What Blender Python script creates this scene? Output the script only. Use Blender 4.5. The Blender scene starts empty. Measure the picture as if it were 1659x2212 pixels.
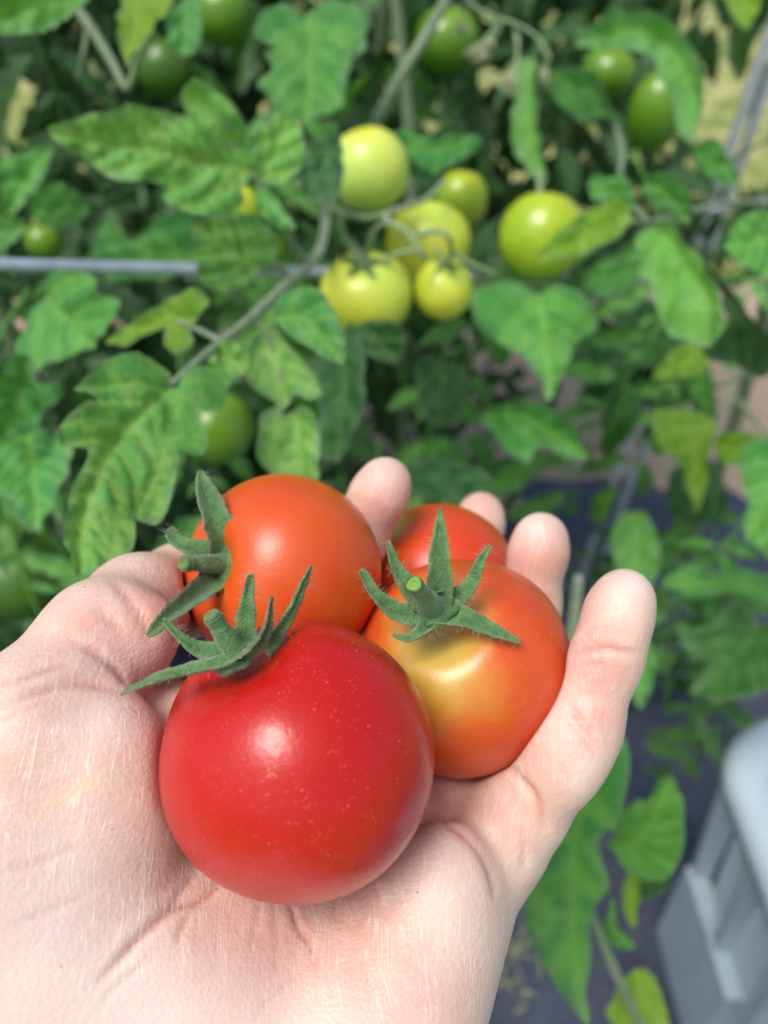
import bpy, math, random
import numpy as np
from mathutils import Vector, Matrix
from mathutils.geometry import delaunay_2d_cdt

random.seed(7); rng = np.random.default_rng(7)
S = bpy.context.scene
COL = S.collection

# ------------------------------------------------------------------ camera, sky, sun, exposure
TH = math.radians(40.0)                     # the camera looks 40 degrees down
CAM = np.array([0.0, 0.0, 1.05])
RT = np.array([1.0, 0, 0]); UP = np.array([0, math.sin(TH), math.cos(TH)]); FW = np.array([0, math.cos(TH), -math.sin(TH)])
FPX = 1660.0                                # focal length in pixels of a 1659 x 2212 picture

cd = bpy.data.cameras.new('camera'); cam = bpy.data.objects.new('camera', cd); COL.objects.link(cam)
cam.location = CAM; cam.rotation_euler = (math.radians(90) - TH, 0, 0)
cd.sensor_fit = 'VERTICAL'; cd.sensor_height = 36.0; cd.lens = 36.0 * FPX / 2212
cd.clip_start = 0.01; cd.clip_end = 500
cd.dof.use_dof = True; cd.dof.focus_distance = 0.176; cd.dof.aperture_fstop = 8.0
S.camera = cam

world = bpy.data.worlds.new('World'); S.world = world; world.use_nodes = True
wn = world.node_tree; wn.nodes.clear()
sky = wn.nodes.new('ShaderNodeTexSky'); sky.sky_type = 'NISHITA'; sky.sun_disc = False
SUN_EL, SUN_AZ = math.radians(64), math.radians(-134)      # azimuth measured from +Y towards +X
sky.sun_elevation = SUN_EL; sky.sun_rotation = SUN_AZ
sky.air_density = 1.0; sky.dust_density = 3.5; sky.ozone_density = 1.0
bg = wn.nodes.new('ShaderNodeBackground'); bg.inputs['Strength'].default_value = 0.085
wo = wn.nodes.new('ShaderNodeOutputWorld')
wn.links.new(sky.outputs[0], bg.inputs['Color']); wn.links.new(bg.outputs[0], wo.inputs['Surface'])

sd = bpy.data.lights.new('sun', 'SUN'); sd.energy = 1.5; sd.angle = math.radians(28); sd.color = (1.0, 0.96, 0.9)
sun = bpy.data.objects.new('sun', sd); COL.objects.link(sun)
dirv = Vector((math.sin(SUN_AZ) * math.cos(SUN_EL), math.cos(SUN_AZ) * math.cos(SUN_EL), math.sin(SUN_EL)))
sun.rotation_euler = dirv.to_track_quat('Z', 'Y').to_euler(); sun.location = (0, 0, 4)

S.render.engine = 'CYCLES'
S.cycles.use_denoising = True
S.cycles.max_bounces = 8; S.cycles.transparent_max_bounces = 6
S.view_settings.view_transform = 'Standard'; S.view_settings.look = 'None'
S.view_settings.gamma = 1.0; S.view_settings.use_curve_mapping = False
S.view_settings.exposure = 0.85

# ------------------------------------------------------------------ helpers
def P(px, py, d):
    """the point seen at pixel (px, py) of the photograph at depth d (metres)"""
    return CAM + d * ((px - 829.5) / FPX * RT - (py - 1106.0) / FPX * UP + FW)

def project(v):
    r = v - CAM; z = r @ FW
    return 829.5 + FPX * (r @ RT) / z, 1106.0 - FPX * (r @ UP) / z, z

def nrm(v):
    v = np.asarray(v, float); return v / max(np.linalg.norm(v), 1e-12)

def mesh_obj(name, verts, faces, mat=None, parent=None, smooth=True, attrs=None):
    me = bpy.data.meshes.new(name)
    me.from_pydata([tuple(map(float, v)) for v in verts], [], [tuple(map(int, f)) for f in faces])
    if attrs:
        for k, a in attrs.items():
            at = me.attributes.new(k, 'FLOAT', 'POINT'); at.data.foreach_set('value', np.asarray(a, np.float32))
    if smooth: me.polygons.foreach_set('use_smooth', [True] * len(me.polygons))
    if mat: me.materials.append(mat)
    me.update()
    o = bpy.data.objects.new(name, me); COL.objects.link(o)
    if parent:
        o.parent = parent; o.matrix_parent_inverse = Matrix.Translation(-parent.location) if False else Matrix.Identity(4)
        o.location = -Vector(parent.location) if parent.parent is None else Vector((0, 0, 0))
    return o

def tag(o, label=None, cat=None, group=None, kind=None):
    if label: o['label'] = label
    if cat: o['category'] = cat
    if group: o['group'] = group
    if kind: o['kind'] = kind
    return o

def thing(name, loc, label, cat, group=None):
    o = bpy.data.objects.new(name, None); COL.objects.link(o); o.location = Vector(loc)
    o.empty_display_size = 0.02
    return tag(o, label, cat, group)

def catmull(pts, n, closed=False):
    pts = np.asarray(pts, float); m = len(pts)
    if m < 3 and not closed:
        t = np.linspace(0, 1, n)[:, None]; return pts[0] * (1 - t) + pts[-1] * t
    seg = m if closed else m - 1
    ts = np.linspace(0, seg, n, endpoint=not closed)
    out = []
    for t in ts:
        i = min(int(t), seg - 1); f = t - i
        if closed: a, b, c, d = pts[(i - 1) % m], pts[i % m], pts[(i + 1) % m], pts[(i + 2) % m]
        else: a, b, c, d = pts[max(i - 1, 0)], pts[i], pts[min(i + 1, m - 1)], pts[min(i + 2, m - 1)]
        out.append(.5 * (2 * b + (c - a) * f + (2 * a - 5 * b + 4 * c - d) * f * f + (3 * b - a - 3 * c + d) * f ** 3))
    return np.array(out)

def tube(pts, radii, n=None, seg=10, cap=True, wob=0.0):
    """verts and faces of a tube through pts; radii are spread evenly along it"""
    pts = np.asarray(pts, float); n = n or max(6, len(pts) * 5)
    c = catmull(pts, n); r = np.interp(np.linspace(0, 1, n), np.linspace(0, 1, len(radii)), radii)
    tan = np.gradient(c, axis=0); tan /= np.linalg.norm(tan, axis=1)[:, None] + 1e-12
    ref = np.array([0.3, 0.2, 1.0]); ref = ref - tan[0] * (ref @ tan[0])
    if np.linalg.norm(ref) < 1e-3: ref = np.cross(tan[0], [1, 0, 0])
    ref = nrm(ref); vs, fs = [], []
    for i in range(n):
        ref = nrm(ref - tan[i] * (ref @ tan[i])); b = np.cross(tan[i], ref)
        rr = r[i] * (1 + wob * (rng.random() - .5))
        for k in range(seg):
            a = 2 * math.pi * k / seg
            vs.append(c[i] + rr * (math.cos(a) * ref + math.sin(a) * b))
    for i in range(n - 1):
        for k in range(seg):
            k2 = (k + 1) % seg
            fs.append((i * seg + k, i * seg + k2, (i + 1) * seg + k2, (i + 1) * seg + k))
    if cap:
        fs.append(tuple(range(seg))[::-1]); fs.append(tuple((n - 1) * seg + k for k in range(seg)))
    return vs, fs

def join(parts):
    V, Fc, o = [], [], 0
    for v, f in parts:
        V.extend(v); Fc.extend([tuple(i + o for i in q) for q in f]); o += len(v)
    return V, Fc

# ------------------------------------------------------------------ material helpers
class NT:
    def __init__(s, name):
        s.m = bpy.data.materials.new(name); s.m.use_nodes = True
        s.t = s.m.node_tree; s.t.nodes.clear()
        s.out = s.t.nodes.new('ShaderNodeOutputMaterial')
    def n(s, typ, **kw):
        nd = s.t.nodes.new('ShaderNode' + typ)
        for k, v in kw.items():
            if k in nd.inputs: s.set(nd.inputs[k], v)
            else: setattr(nd, k, v)
        return nd
    def set(s, sock, v):
        if hasattr(v, 'is_linked') or hasattr(v, 'links'): s.t.links.new(v, sock)
        else: sock.default_value = v
    def obj(s): return s.n('TexCoord').outputs['Object']
    def attr(s, name, typ='GEOMETRY'):
        return s.n('Attribute', attribute_name=name, attribute_type=typ).outputs['Fac']
    def noise(s, vec, scale, detail=3, rough=.55, dist=0.0):
        nd = s.n('TexNoise'); s.set(nd.inputs['Vector'], vec); nd.inputs['Scale'].default_value = scale
        nd.inputs['Detail'].default_value = detail; nd.inputs['Roughness'].default_value = rough
        nd.inputs['Distortion'].default_value = dist; return nd.outputs['Fac']
    def vor(s, vec, scale, feat='F1'):
        nd = s.n('TexVoronoi', feature=feat); s.set(nd.inputs['Vector'], vec); nd.inputs['Scale'].default_value = scale
        return nd.outputs['Distance']
    def rng(s, x, a, b, c=0.0, d=1.0):
        nd = s.n('MapRange'); s.set(nd.inputs[0], x)
        for i, v in enumerate((a, b, c, d)): nd.inputs[i + 1].default_value = v
        return nd.outputs[0]
    def math(s, op, a, b=0.0):
        nd = s.n('Math', operation=op); s.set(nd.inputs[0], a); s.set(nd.inputs[1], b); return nd.outputs[0]
    def mix(s, f, a, b):
        nd = s.n('Mix', data_type='RGBA'); s.set(nd.inputs[0], f)
        s.set(nd.inputs[6], a if not isinstance(a, tuple) else (*a, 1)[:4])
        s.set(nd.inputs[7], b if not isinstance(b, tuple) else (*b, 1)[:4]); return nd.outputs[2]
    def map(s, vec, scale=(1, 1, 1), rot=(0, 0, 0)):
        nd = s.n('Mapping'); s.set(nd.inputs['Vector'], vec); nd.inputs['Scale'].default_value = scale
        nd.inputs['Rotation'].default_value = rot; return nd.outputs[0]
    def bump(s, h, strength=.3, dist=.001, normal=None):
        nd = s.n('Bump'); s.set(nd.inputs['Height'], h); nd.inputs['Strength'].default_value = strength
        nd.inputs['Distance'].default_value = dist
        if normal is not None: s.t.links.new(normal, nd.inputs['Normal'])
        return nd.outputs[0]
    def bsdf(s, **kw):
        b = s.n('BsdfPrincipled')
        for k, v in kw.items():
            k2 = k.replace('_', ' ')
            if isinstance(v, tuple) and len(v) == 3 and b.inputs[k2].type == 'RGBA': v = (*v, 1)
            s.set(b.inputs[k2], v)
        return b.outputs[0]
    def done(s, sh):
        s.t.links.new(sh, s.out.inputs['Surface']); return s.m

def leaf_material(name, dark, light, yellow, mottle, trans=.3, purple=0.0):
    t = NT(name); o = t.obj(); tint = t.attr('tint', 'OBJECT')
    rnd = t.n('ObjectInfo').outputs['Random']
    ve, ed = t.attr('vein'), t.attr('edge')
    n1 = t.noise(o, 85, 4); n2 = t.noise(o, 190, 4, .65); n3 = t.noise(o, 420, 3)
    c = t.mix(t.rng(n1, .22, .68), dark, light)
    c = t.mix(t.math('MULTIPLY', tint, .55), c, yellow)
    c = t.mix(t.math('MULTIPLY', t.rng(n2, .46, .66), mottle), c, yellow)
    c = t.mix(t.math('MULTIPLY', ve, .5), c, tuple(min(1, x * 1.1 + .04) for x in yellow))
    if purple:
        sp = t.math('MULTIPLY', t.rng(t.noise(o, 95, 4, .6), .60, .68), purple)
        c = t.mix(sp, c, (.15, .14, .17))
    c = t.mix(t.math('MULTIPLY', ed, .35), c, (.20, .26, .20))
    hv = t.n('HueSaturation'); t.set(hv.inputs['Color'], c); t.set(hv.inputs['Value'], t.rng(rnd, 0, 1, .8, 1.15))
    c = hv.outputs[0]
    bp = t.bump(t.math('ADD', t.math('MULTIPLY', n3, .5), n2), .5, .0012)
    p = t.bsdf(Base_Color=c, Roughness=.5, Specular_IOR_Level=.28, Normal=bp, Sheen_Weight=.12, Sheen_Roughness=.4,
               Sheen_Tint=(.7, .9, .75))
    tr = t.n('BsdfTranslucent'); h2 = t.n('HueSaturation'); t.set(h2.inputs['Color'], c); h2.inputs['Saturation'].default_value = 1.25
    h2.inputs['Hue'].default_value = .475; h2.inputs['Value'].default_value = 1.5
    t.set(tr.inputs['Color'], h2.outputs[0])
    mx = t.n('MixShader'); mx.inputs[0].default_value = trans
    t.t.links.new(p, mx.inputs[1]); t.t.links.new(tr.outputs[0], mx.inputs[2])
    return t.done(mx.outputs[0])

M = {}
M['leaf_mottled'] = leaf_material('mottled_leaf', (.045, .215, .040), (.105, .355, .080), (.30, .50, .085), .5, .28, .6)
M['leaf_green'] = leaf_material('green_leaf', (.026, .175, .040), (.070, .315, .078), (.20, .46, .06), .18, .32)
M['leaf_fill'] = leaf_material('shade_darkened_leaf', (.008, .055, .016), (.020, .105, .030), (.07, .19, .03), .3, .25)  # leaf green darkened to stand in for the deep shade inside the plants
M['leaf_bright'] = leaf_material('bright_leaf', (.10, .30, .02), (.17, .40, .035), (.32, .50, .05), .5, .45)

def stem_material(name, a, b, rough=.6):
    t = NT(name); o = t.obj()
    c = t.mix(t.rng(t.noise(o, 90, 3), .35, .65), a, b)
    return t.done(t.bsdf(Base_Color=c, Roughness=rough, Sheen_Weight=.4, Normal=t.bump(t.noise(o, 900, 2), .4, .0006)))
M['stem'] = stem_material('hairy_stem', (.10, .17, .075), (.17, .24, .12))
M['truss'] = stem_material('truss_stem', (.16, .27, .10), (.25, .36, .17))
M['bud'] = stem_material('dried_bud', (.20, .27, .11), (.32, .33, .19))

def sepal_material(name, a, b, tip):
    t = NT(name); o = t.obj()
    g = t.vor(o, 2600); n = t.noise(o, 300, 3)
    c = t.mix(t.rng(n, .35, .65), a, b)
    c = t.mix(t.math('MULTIPLY', t.rng(g, .30, .10), .6), c, (.30, .40, .17))
    c = t.mix(t.math('MULTIPLY', t.attr('rim'), .45), c, (.25, .33, .17))
    c = t.mix(t.attr('tip'), c, tip)
    c = t.mix(t.math('MULTIPLY', t.rng(t.noise(o, 170, 3), .5, .7), .5), c, (a[0] * .6, a[1] * .55, a[2] * .6))
    hgt = t.math('ADD', t.math('MULTIPLY', g, -.6), t.noise(o, 1300, 3))
    return t.done(t.bsdf(Base_Color=c, Roughness=.55, Sheen_Weight=.35, Sheen_Roughness=.4, Subsurface_Weight=.1,
                         Subsurface_Scale=.002, Normal=t.bump(hgt, .75, .0005)))
M['sepal'] = sepal_material('sepal_green', (.045, .14, .038), (.11, .255, .075), (.15, .24, .06))
M['sepal_brown'] = sepal_material('sepal_olive', (.075, .12, .03), (.10, .15, .04), (.10, .09, .05))
M['sepal_dark_tip'] = sepal_material('sepal_dried_tip', (.04, .11, .03), (.07, .15, .045), (.05, .035, .03))
M['cut_stalk'] = sepal_material('cut_stalk', (.12, .30, .03), (.20, .42, .06), (.2, .4, .05))
t = NT('fine_hair'); M['hair'] = t.done(t.bsdf(Base_Color=(.55, .56, .45), Roughness=.4, Transmission_Weight=.3))

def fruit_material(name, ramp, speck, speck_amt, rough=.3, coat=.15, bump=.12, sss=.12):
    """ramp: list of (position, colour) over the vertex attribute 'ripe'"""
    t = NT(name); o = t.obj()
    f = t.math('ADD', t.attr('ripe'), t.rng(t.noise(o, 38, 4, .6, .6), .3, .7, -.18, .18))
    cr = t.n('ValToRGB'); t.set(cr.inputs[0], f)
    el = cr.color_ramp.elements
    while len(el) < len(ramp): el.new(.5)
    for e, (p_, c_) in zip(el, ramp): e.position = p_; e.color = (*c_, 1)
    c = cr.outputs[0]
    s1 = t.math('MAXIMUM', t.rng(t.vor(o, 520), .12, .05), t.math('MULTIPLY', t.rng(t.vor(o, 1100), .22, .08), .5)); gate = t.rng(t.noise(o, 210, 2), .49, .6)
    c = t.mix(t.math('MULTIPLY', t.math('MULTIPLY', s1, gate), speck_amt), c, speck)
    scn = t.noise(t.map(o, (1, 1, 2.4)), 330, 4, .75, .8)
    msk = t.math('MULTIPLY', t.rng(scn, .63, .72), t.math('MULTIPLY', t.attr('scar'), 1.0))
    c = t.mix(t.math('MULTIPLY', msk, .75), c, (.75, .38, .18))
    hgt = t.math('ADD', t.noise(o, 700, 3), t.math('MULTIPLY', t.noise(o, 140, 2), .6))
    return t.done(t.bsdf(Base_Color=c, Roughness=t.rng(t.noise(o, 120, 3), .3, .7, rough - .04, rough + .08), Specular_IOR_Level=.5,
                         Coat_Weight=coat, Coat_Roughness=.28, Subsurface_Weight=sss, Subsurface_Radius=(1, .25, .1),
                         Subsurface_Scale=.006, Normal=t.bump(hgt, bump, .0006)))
M['red'] = fruit_material('ripe_red_skin', [(0, (.46, .006, .005)), (.5, (.50, .012, .007)), (1, (.52, .07, .02))], (.75, .33, .16), .8, .26, .0, .14, .05)
M['orange'] = fruit_material('orange_red_skin', [(0, (.60, .045, .012)), (.42, (.64, .095, .012)), (.72, (.62, .25, .03)), (1, (.58, .40, .07))], (.85, .52, .2), .55, .33)
M['tangerine'] = fruit_material('tangerine_skin', [(0, (.60, .055, .010)), (.5, (.66, .10, .010)), (.8, (.70, .22, .02)), (1, (.6, .5, .1))], (.85, .45, .15), .3, .33)
M['vermilion'] = fruit_material('vermilion_skin', [(0, (.60, .045, .010)), (.5, (.64, .075, .012)), (.75, (.68, .26, .03)), (1, (.64, .60, .14))], (.85, .5, .2), .2, .3)
M['yellow'] = fruit_material('unripe_yellow_skin', [(0, (.60, .66, .025)), (.5, (.68, .72, .06)), (1, (.48, .68, .10))], (.7, .75, .3), .2, .28, .2, .06)
M['pale_lime'] = fruit_material('pale_lime_skin', [(0, (.46, .68, .10)), (.5, (.56, .74, .14)), (1, (.74, .70, .03))], (.7, .75, .3), .2, .28, .2, .06)
M['lime'] = fruit_material('unripe_lime_skin', [(0, (.22, .40, .015)), (.5, (.36, .50, .02)), (1, (.55, .58, .03))], (.6, .7, .3), .2, .26, .25, .06)
M['shaded_green'] = fruit_material('shaded_green_skin', [(0, (.035, .11, .008)), (.5, (.05, .14, .01)), (1, (.09, .2, .02))], (.4, .5, .2), .1, .32, .15, .06)  # darker copy of the unripe green, shade put into its colour
M['green'] = fruit_material('unripe_green_skin', [(0, (.07, .20, .008)), (.5, (.11, .26, .01)), (1, (.2, .34, .02))], (.4, .5, .2), .2, .26, .25, .06)

# skin
t = NT('palm_skin'); o = t.obj()
pink, crease, pale = t.attr('pink'), t.attr('crease'), t.attr('pale')
n1 = t.noise(o, 45, 4, .6); n2 = t.noise(o, 130, 4, .65)
c = t.mix(t.rng(n1, .35, .66), (.78, .60, .505), (.70, .45, .365))
c = t.mix(t.math('MULTIPLY', t.rng(n2, .44, .66), .35), c, (.70, .52, .40))
c = t.mix(t.math('MULTIPLY', pink, t.rng(t.noise(o, 90, 4, .65), .3, .7, .6, 1.05)), c, (.66, .285, .22))
c = t.mix(t.math('MULTIPLY', t.rng(t.noise(o, 24, 3, .6), .5, .68), .45), c, (.67, .35, .29))
c = t.mix(pale, c, (.83, .695, .625))
c = t.mix(t.math('MULTIPLY', crease, .85), c, (.52, .15, .12))
sw = t.attr('dry')
pa0 = t.n('Attribute', attribute_name='palm', attribute_type='GEOMETRY').outputs['Vector']
wn_ = t.n('TexNoise'); t.set(wn_.inputs['Vector'], pa0); wn_.inputs['Scale'].default_value = 60; wn_.inputs['Detail'].default_value = 1
vm = t.n('VectorMath', operation='MULTIPLY_ADD'); t.set(vm.inputs[0], wn_.outputs['Color']); vm.inputs[1].default_value = (.007, .007, 0); t.set(vm.inputs[2], pa0)
pa = vm.outputs[0]
wv = t.noise(pa, 1.0, 1, .3, .12)
def hairline(sc, rot, wdt):
    q = t.noise(t.map(pa, sc, (0, 0, rot)), 1.0, 2, .5, .25)
    return t.rng(t.math('ABSOLUTE', t.math('SUBTRACT', q, .5)), wdt, wdt * .25)
brk = t.rng(t.noise(pa, 170, 3, .6), .42, .56)
fl = t.math('MULTIPLY', t.math('MAXIMUM', hairline((560, 26, 1), .98, .026), t.math('MULTIPLY', hairline((980, 40, 1), 1.1, .022), .6)), brk); fl2 = t.math('MULTIPLY', t.math('MULTIPLY', hairline((30, 430, 1), .45, .026), brk), .55)
lines = t.math('MULTIPLY', t.math('ADD', fl, t.math('MULTIPLY', fl2, .5)), sw)
c = t.mix(t.math('MULTIPLY', lines, .65), c, (.92, .80, .69))
c = t.mix(t.math('MULTIPLY', t.math('MULTIPLY', t.rng(t.vor(o, 260), .10, .05), t.rng(t.noise(o, 70, 2), .58, .62)), .7), c, (.25, .15, .09))
# the yellow-green pollen a tomato plant leaves on skin
stn = t.math('MULTIPLY', t.attr('stain'), t.rng(t.noise(pa, 900, 3, .7), .40, .62))
c = t.mix(t.math('MULTIPLY', stn, .52), c, (.74, .66, .30))
w = t.n('TexWave', wave_type='BANDS'); t.set(w.inputs['Vector'], t.map(pa, (1, 1, 1), (0, 0, .95))); w.inputs['Scale'].default_value = 520
w.inputs['Distortion'].default_value = 9; w.inputs['Detail'].default_value = 2; w.inputs['Detail Scale'].default_value = .35
ridge = t.math('MULTIPLY', w.outputs['Fac'], .12)
hgt = t.math('ADD', t.math('ADD', t.math('MULTIPLY', t.vor(o, 900), .7), t.math('MULTIPLY', t.noise(o, 600, 4), .8)), ridge)
hgt = t.math('SUBTRACT', hgt, t.math('MULTIPLY', t.math('ADD', fl, fl2), t.math('MULTIPLY', sw, -.5)))
M['skin'] = t.done(t.bsdf(Base_Color=c, Roughness=.46, Specular_IOR_Level=.42, Subsurface_Weight=.22, Subsurface_Radius=(1, .36, .2),
                          Subsurface_Scale=.0035, Normal=t.bump(hgt, .34, .00045), Coat_Weight=.05, Coat_Roughness=.4))

t = NT('galvanised_wire'); o = t.obj()
c = t.mix(t.rng(t.noise(o, 60, 4), .35, .65), (.50, .58, .70), (.70, .78, .90))  # the blue of the reflected sky is put into the base colour
M['wire'] = t.done(t.bsdf(Base_Color=c, Metallic=.6, Roughness=.36, Normal=t.bump(t.noise(o, 250, 3), .2, .001)))

t = NT('grey_blue_plastic'); o = t.obj()
c = t.mix(t.rng(t.noise(o, 12, 4), .35, .65), (.31, .39, .45), (.37, .455, .515))
c = t.mix(t.math('MULTIPLY', t.rng(t.noise(t.map(o, (1, 1, .3)), 40, 5, .7), .55, .72), .5), c, (.20, .20, .17))
M['plastic'] = t.done(t.bsdf(Base_Color=c, Roughness=.42, Normal=t.bump(t.noise(o, 500, 2), .12, .001)))

t = NT('sky_lit_plastic'); o = t.obj()
c = t.mix(t.rng(t.noise(o, 12, 4), .35, .65), (.40, .49, .56), (.46, .55, .62))  # bin plastic painted paler for the rim, as lit by the sky
M['lit_plastic'] = t.done(t.bsdf(Base_Color=c, Roughness=.36, Normal=t.bump(t.noise(o, 500, 2), .12, .001)))

t = NT('landscape_fabric'); o = t.obj()
wv1 = t.n('TexWave', wave_type='BANDS', bands_direction='X'); t.set(wv1.inputs['Vector'], o); wv1.inputs['Scale'].default_value = 160
wv2 = t.n('TexWave', wave_type='BANDS', bands_direction='Y'); t.set(wv2.inputs['Vector'], o); wv2.inputs['Scale'].default_value = 160
c = t.mix(t.rng(t.noise(o, 7, 5, .6), .35, .7), (.018, .027, .055), (.055, .070, .122))
c = t.mix(t.math('MULTIPLY', t.rng(t.noise(o, 60, 4), .58, .7), .35), c, (.16, .13, .11))
hgt = t.math('ADD', t.math('MULTIPLY', t.math('ADD', wv1.outputs['Fac'], wv2.outputs['Fac']), .06), t.noise(o, 14, 4, .6))
M['fabric'] = t.done(t.bsdf(Base_Color=c, Roughness=.42, Specular_IOR_Level=.55, Normal=t.bump(hgt, .5, .012)))

t = NT('dry_soil'); o = t.obj()
c = t.mix(t.rng(t.noise(o, 5, 6, .65), .35, .68), (.52, .38, .265), (.62, .475, .345))
c = t.mix(t.math('MULTIPLY', t.rng(t.noise(o, 40, 4), .56, .66), .4), c, (.27, .20, .15))
M['soil'] = t.done(t.bsdf(Base_Color=c, Roughness=.9, Normal=t.bump(t.noise(o, 60, 6, .7), .7, .012)))

t = NT('lawn_ground'); o = t.obj()
c = t.mix(t.rng(t.noise(o, 4, 6, .7), .4, .6), (.16, .25, .04), (.56, .53, .23))
M['lawn'] = t.done(t.bsdf(Base_Color=c, Roughness=.9, Normal=t.bump(t.noise(o, 80, 4), .8, .02)))
t = NT('grass_blade'); o = t.obj()
c = t.mix(t.rng(t.noise(o, 4, 3), .4, .6), (.22, .34, .05), (.55, .52, .19))
M['grass'] = t.done(t.bsdf(Base_Color=c, Roughness=.6))

# ------------------------------------------------------------------ the ground
def sheet(name, x0, x1, y0, y1, z, mat, nx=2, ny=2, hf=None):
    xs, ys = np.linspace(x0, x1, nx), np.linspace(y0, y1, ny)
    V = [(x, y, z + (hf(x, y) if hf else 0)) for y in ys for x in xs]
    Fc = [(j * nx + i, j * nx + i + 1, (j + 1) * nx + i + 1, (j + 1) * nx + i) for j in range(ny - 1) for i in range(nx - 1)]
    return tag(mesh_obj(name, V, Fc, mat), kind='structure')

sheet('ground', -150, 150, -60, 250, -0.05, M['lawn'])
def soil_h(x, y):
    return .012 * math.sin(7 * x + 2 * math.sin(5 * y)) * math.sin(6 * y + x) + .006 * math.sin(23 * x + 9 * y) + .02
sheet('soil_path', -8, 8, 1.25, 2.45, -0.02, M['soil'], 200, 50, soil_h)
def fab_h(x, y):
    r = .010 * math.sin(9 * x + 3 * math.sin(4 * y)) * math.cos(5 * y)
    r += .030 * math.exp(-((y - .735 - .22 * (x - .45)) / .022) ** 2) * (1 if x > .2 else math.exp(-((x - .2) / .1) ** 2))
    r += .018 * math.exp(-((x - .36 + .25 * (y - 1.1)) / .02) ** 2) * math.exp(-((y - 1.1) / .25) ** 2)
    r += .015 * math.exp(-((x - .29 + .1 * (y - 1.1)) / .015) ** 2) * math.exp(-((y - 1.15) / .2) ** 2)
    r += .006 * math.sin(31 * x + 17 * y)
    return r - .05 * max(0, (y - 1.36) / .06)
sheet('weed_fabric', -2.2, 2.2, -.6, 1.42, 0.0, M['fabric'], 220, 130, fab_h)

gv, gf = [], []
for i in range(5200):
    y = 2.5 + 5.5 * rng.random() ** 1.5; x = rng.uniform(-1.1, 1.1) * (y * .9 + 1)
    h = rng.uniform(.05, .16); a = rng.uniform(0, 6.28); w_ = .006; lx, ly = rng.normal(0, .04, 2)
    k = len(gv); dx, dy = math.cos(a) * w_, math.sin(a) * w_
    gv += [(x - dx, y - dy, -.05), (x + dx, y + dy, -.05), (x + lx * .4 + dx * .6, y + ly * .4 + dy * .6, h * .6 - .05), (x + lx, y + ly, h - .05)]
    gf += [(k, k + 1, k + 2), (k, k + 2, k + 3)]
tag(mesh_obj('grass', gv, gf, M['grass'], smooth=False), 'yellowing lawn grass beyond the soil path', 'grass', kind='stuff')

# ------------------------------------------------------------------ leaves
def seg_dist(Q, A, B):
    d = B - A; L = (d @ d) + 1e-15
    tt = np.clip(((Q - A) @ d) / L, 0, 1)
    return np.linalg.norm(Q - (A + tt[:, None] * d), axis=1)

def poly_dist(Q, pl):
    return np.min([seg_dist(Q, pl[i], pl[i + 1]) for i in range(len(pl) - 1)], axis=0)

def poly_taper(Q, pl):
    best = np.full(len(Q), 1e9); par = np.zeros(len(Q)); n = len(pl) - 1
    for i in range(n):
        d = pl[i + 1] - pl[i]; t_ = np.clip(((Q - pl[i]) @ d) / (d @ d + 1e-15), 0, 1)
        q = np.linalg.norm(Q - pl[i] - t_[:, None] * d, axis=1); m = q < best; best[m] = q[m]; par[m] = (i + t_[m]) / n
    return best, np.clip(np.minimum(par, 1 - par) / .28, 0.02, 1) ** .8

def inside(Q, poly):
    x, y = Q[:, 0], Q[:, 1]; r = np.zeros(len(Q), bool); n = len(poly); j = n - 1
    for i in range(n):
        xi, yi = poly[i]; xj, yj = poly[j]
        c = ((yi > y) != (yj > y)) & (x < (xj - xi) * (y - yi) / (yj - yi + 1e-15) + xi)
        r ^= c; j = i
    return r

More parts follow.
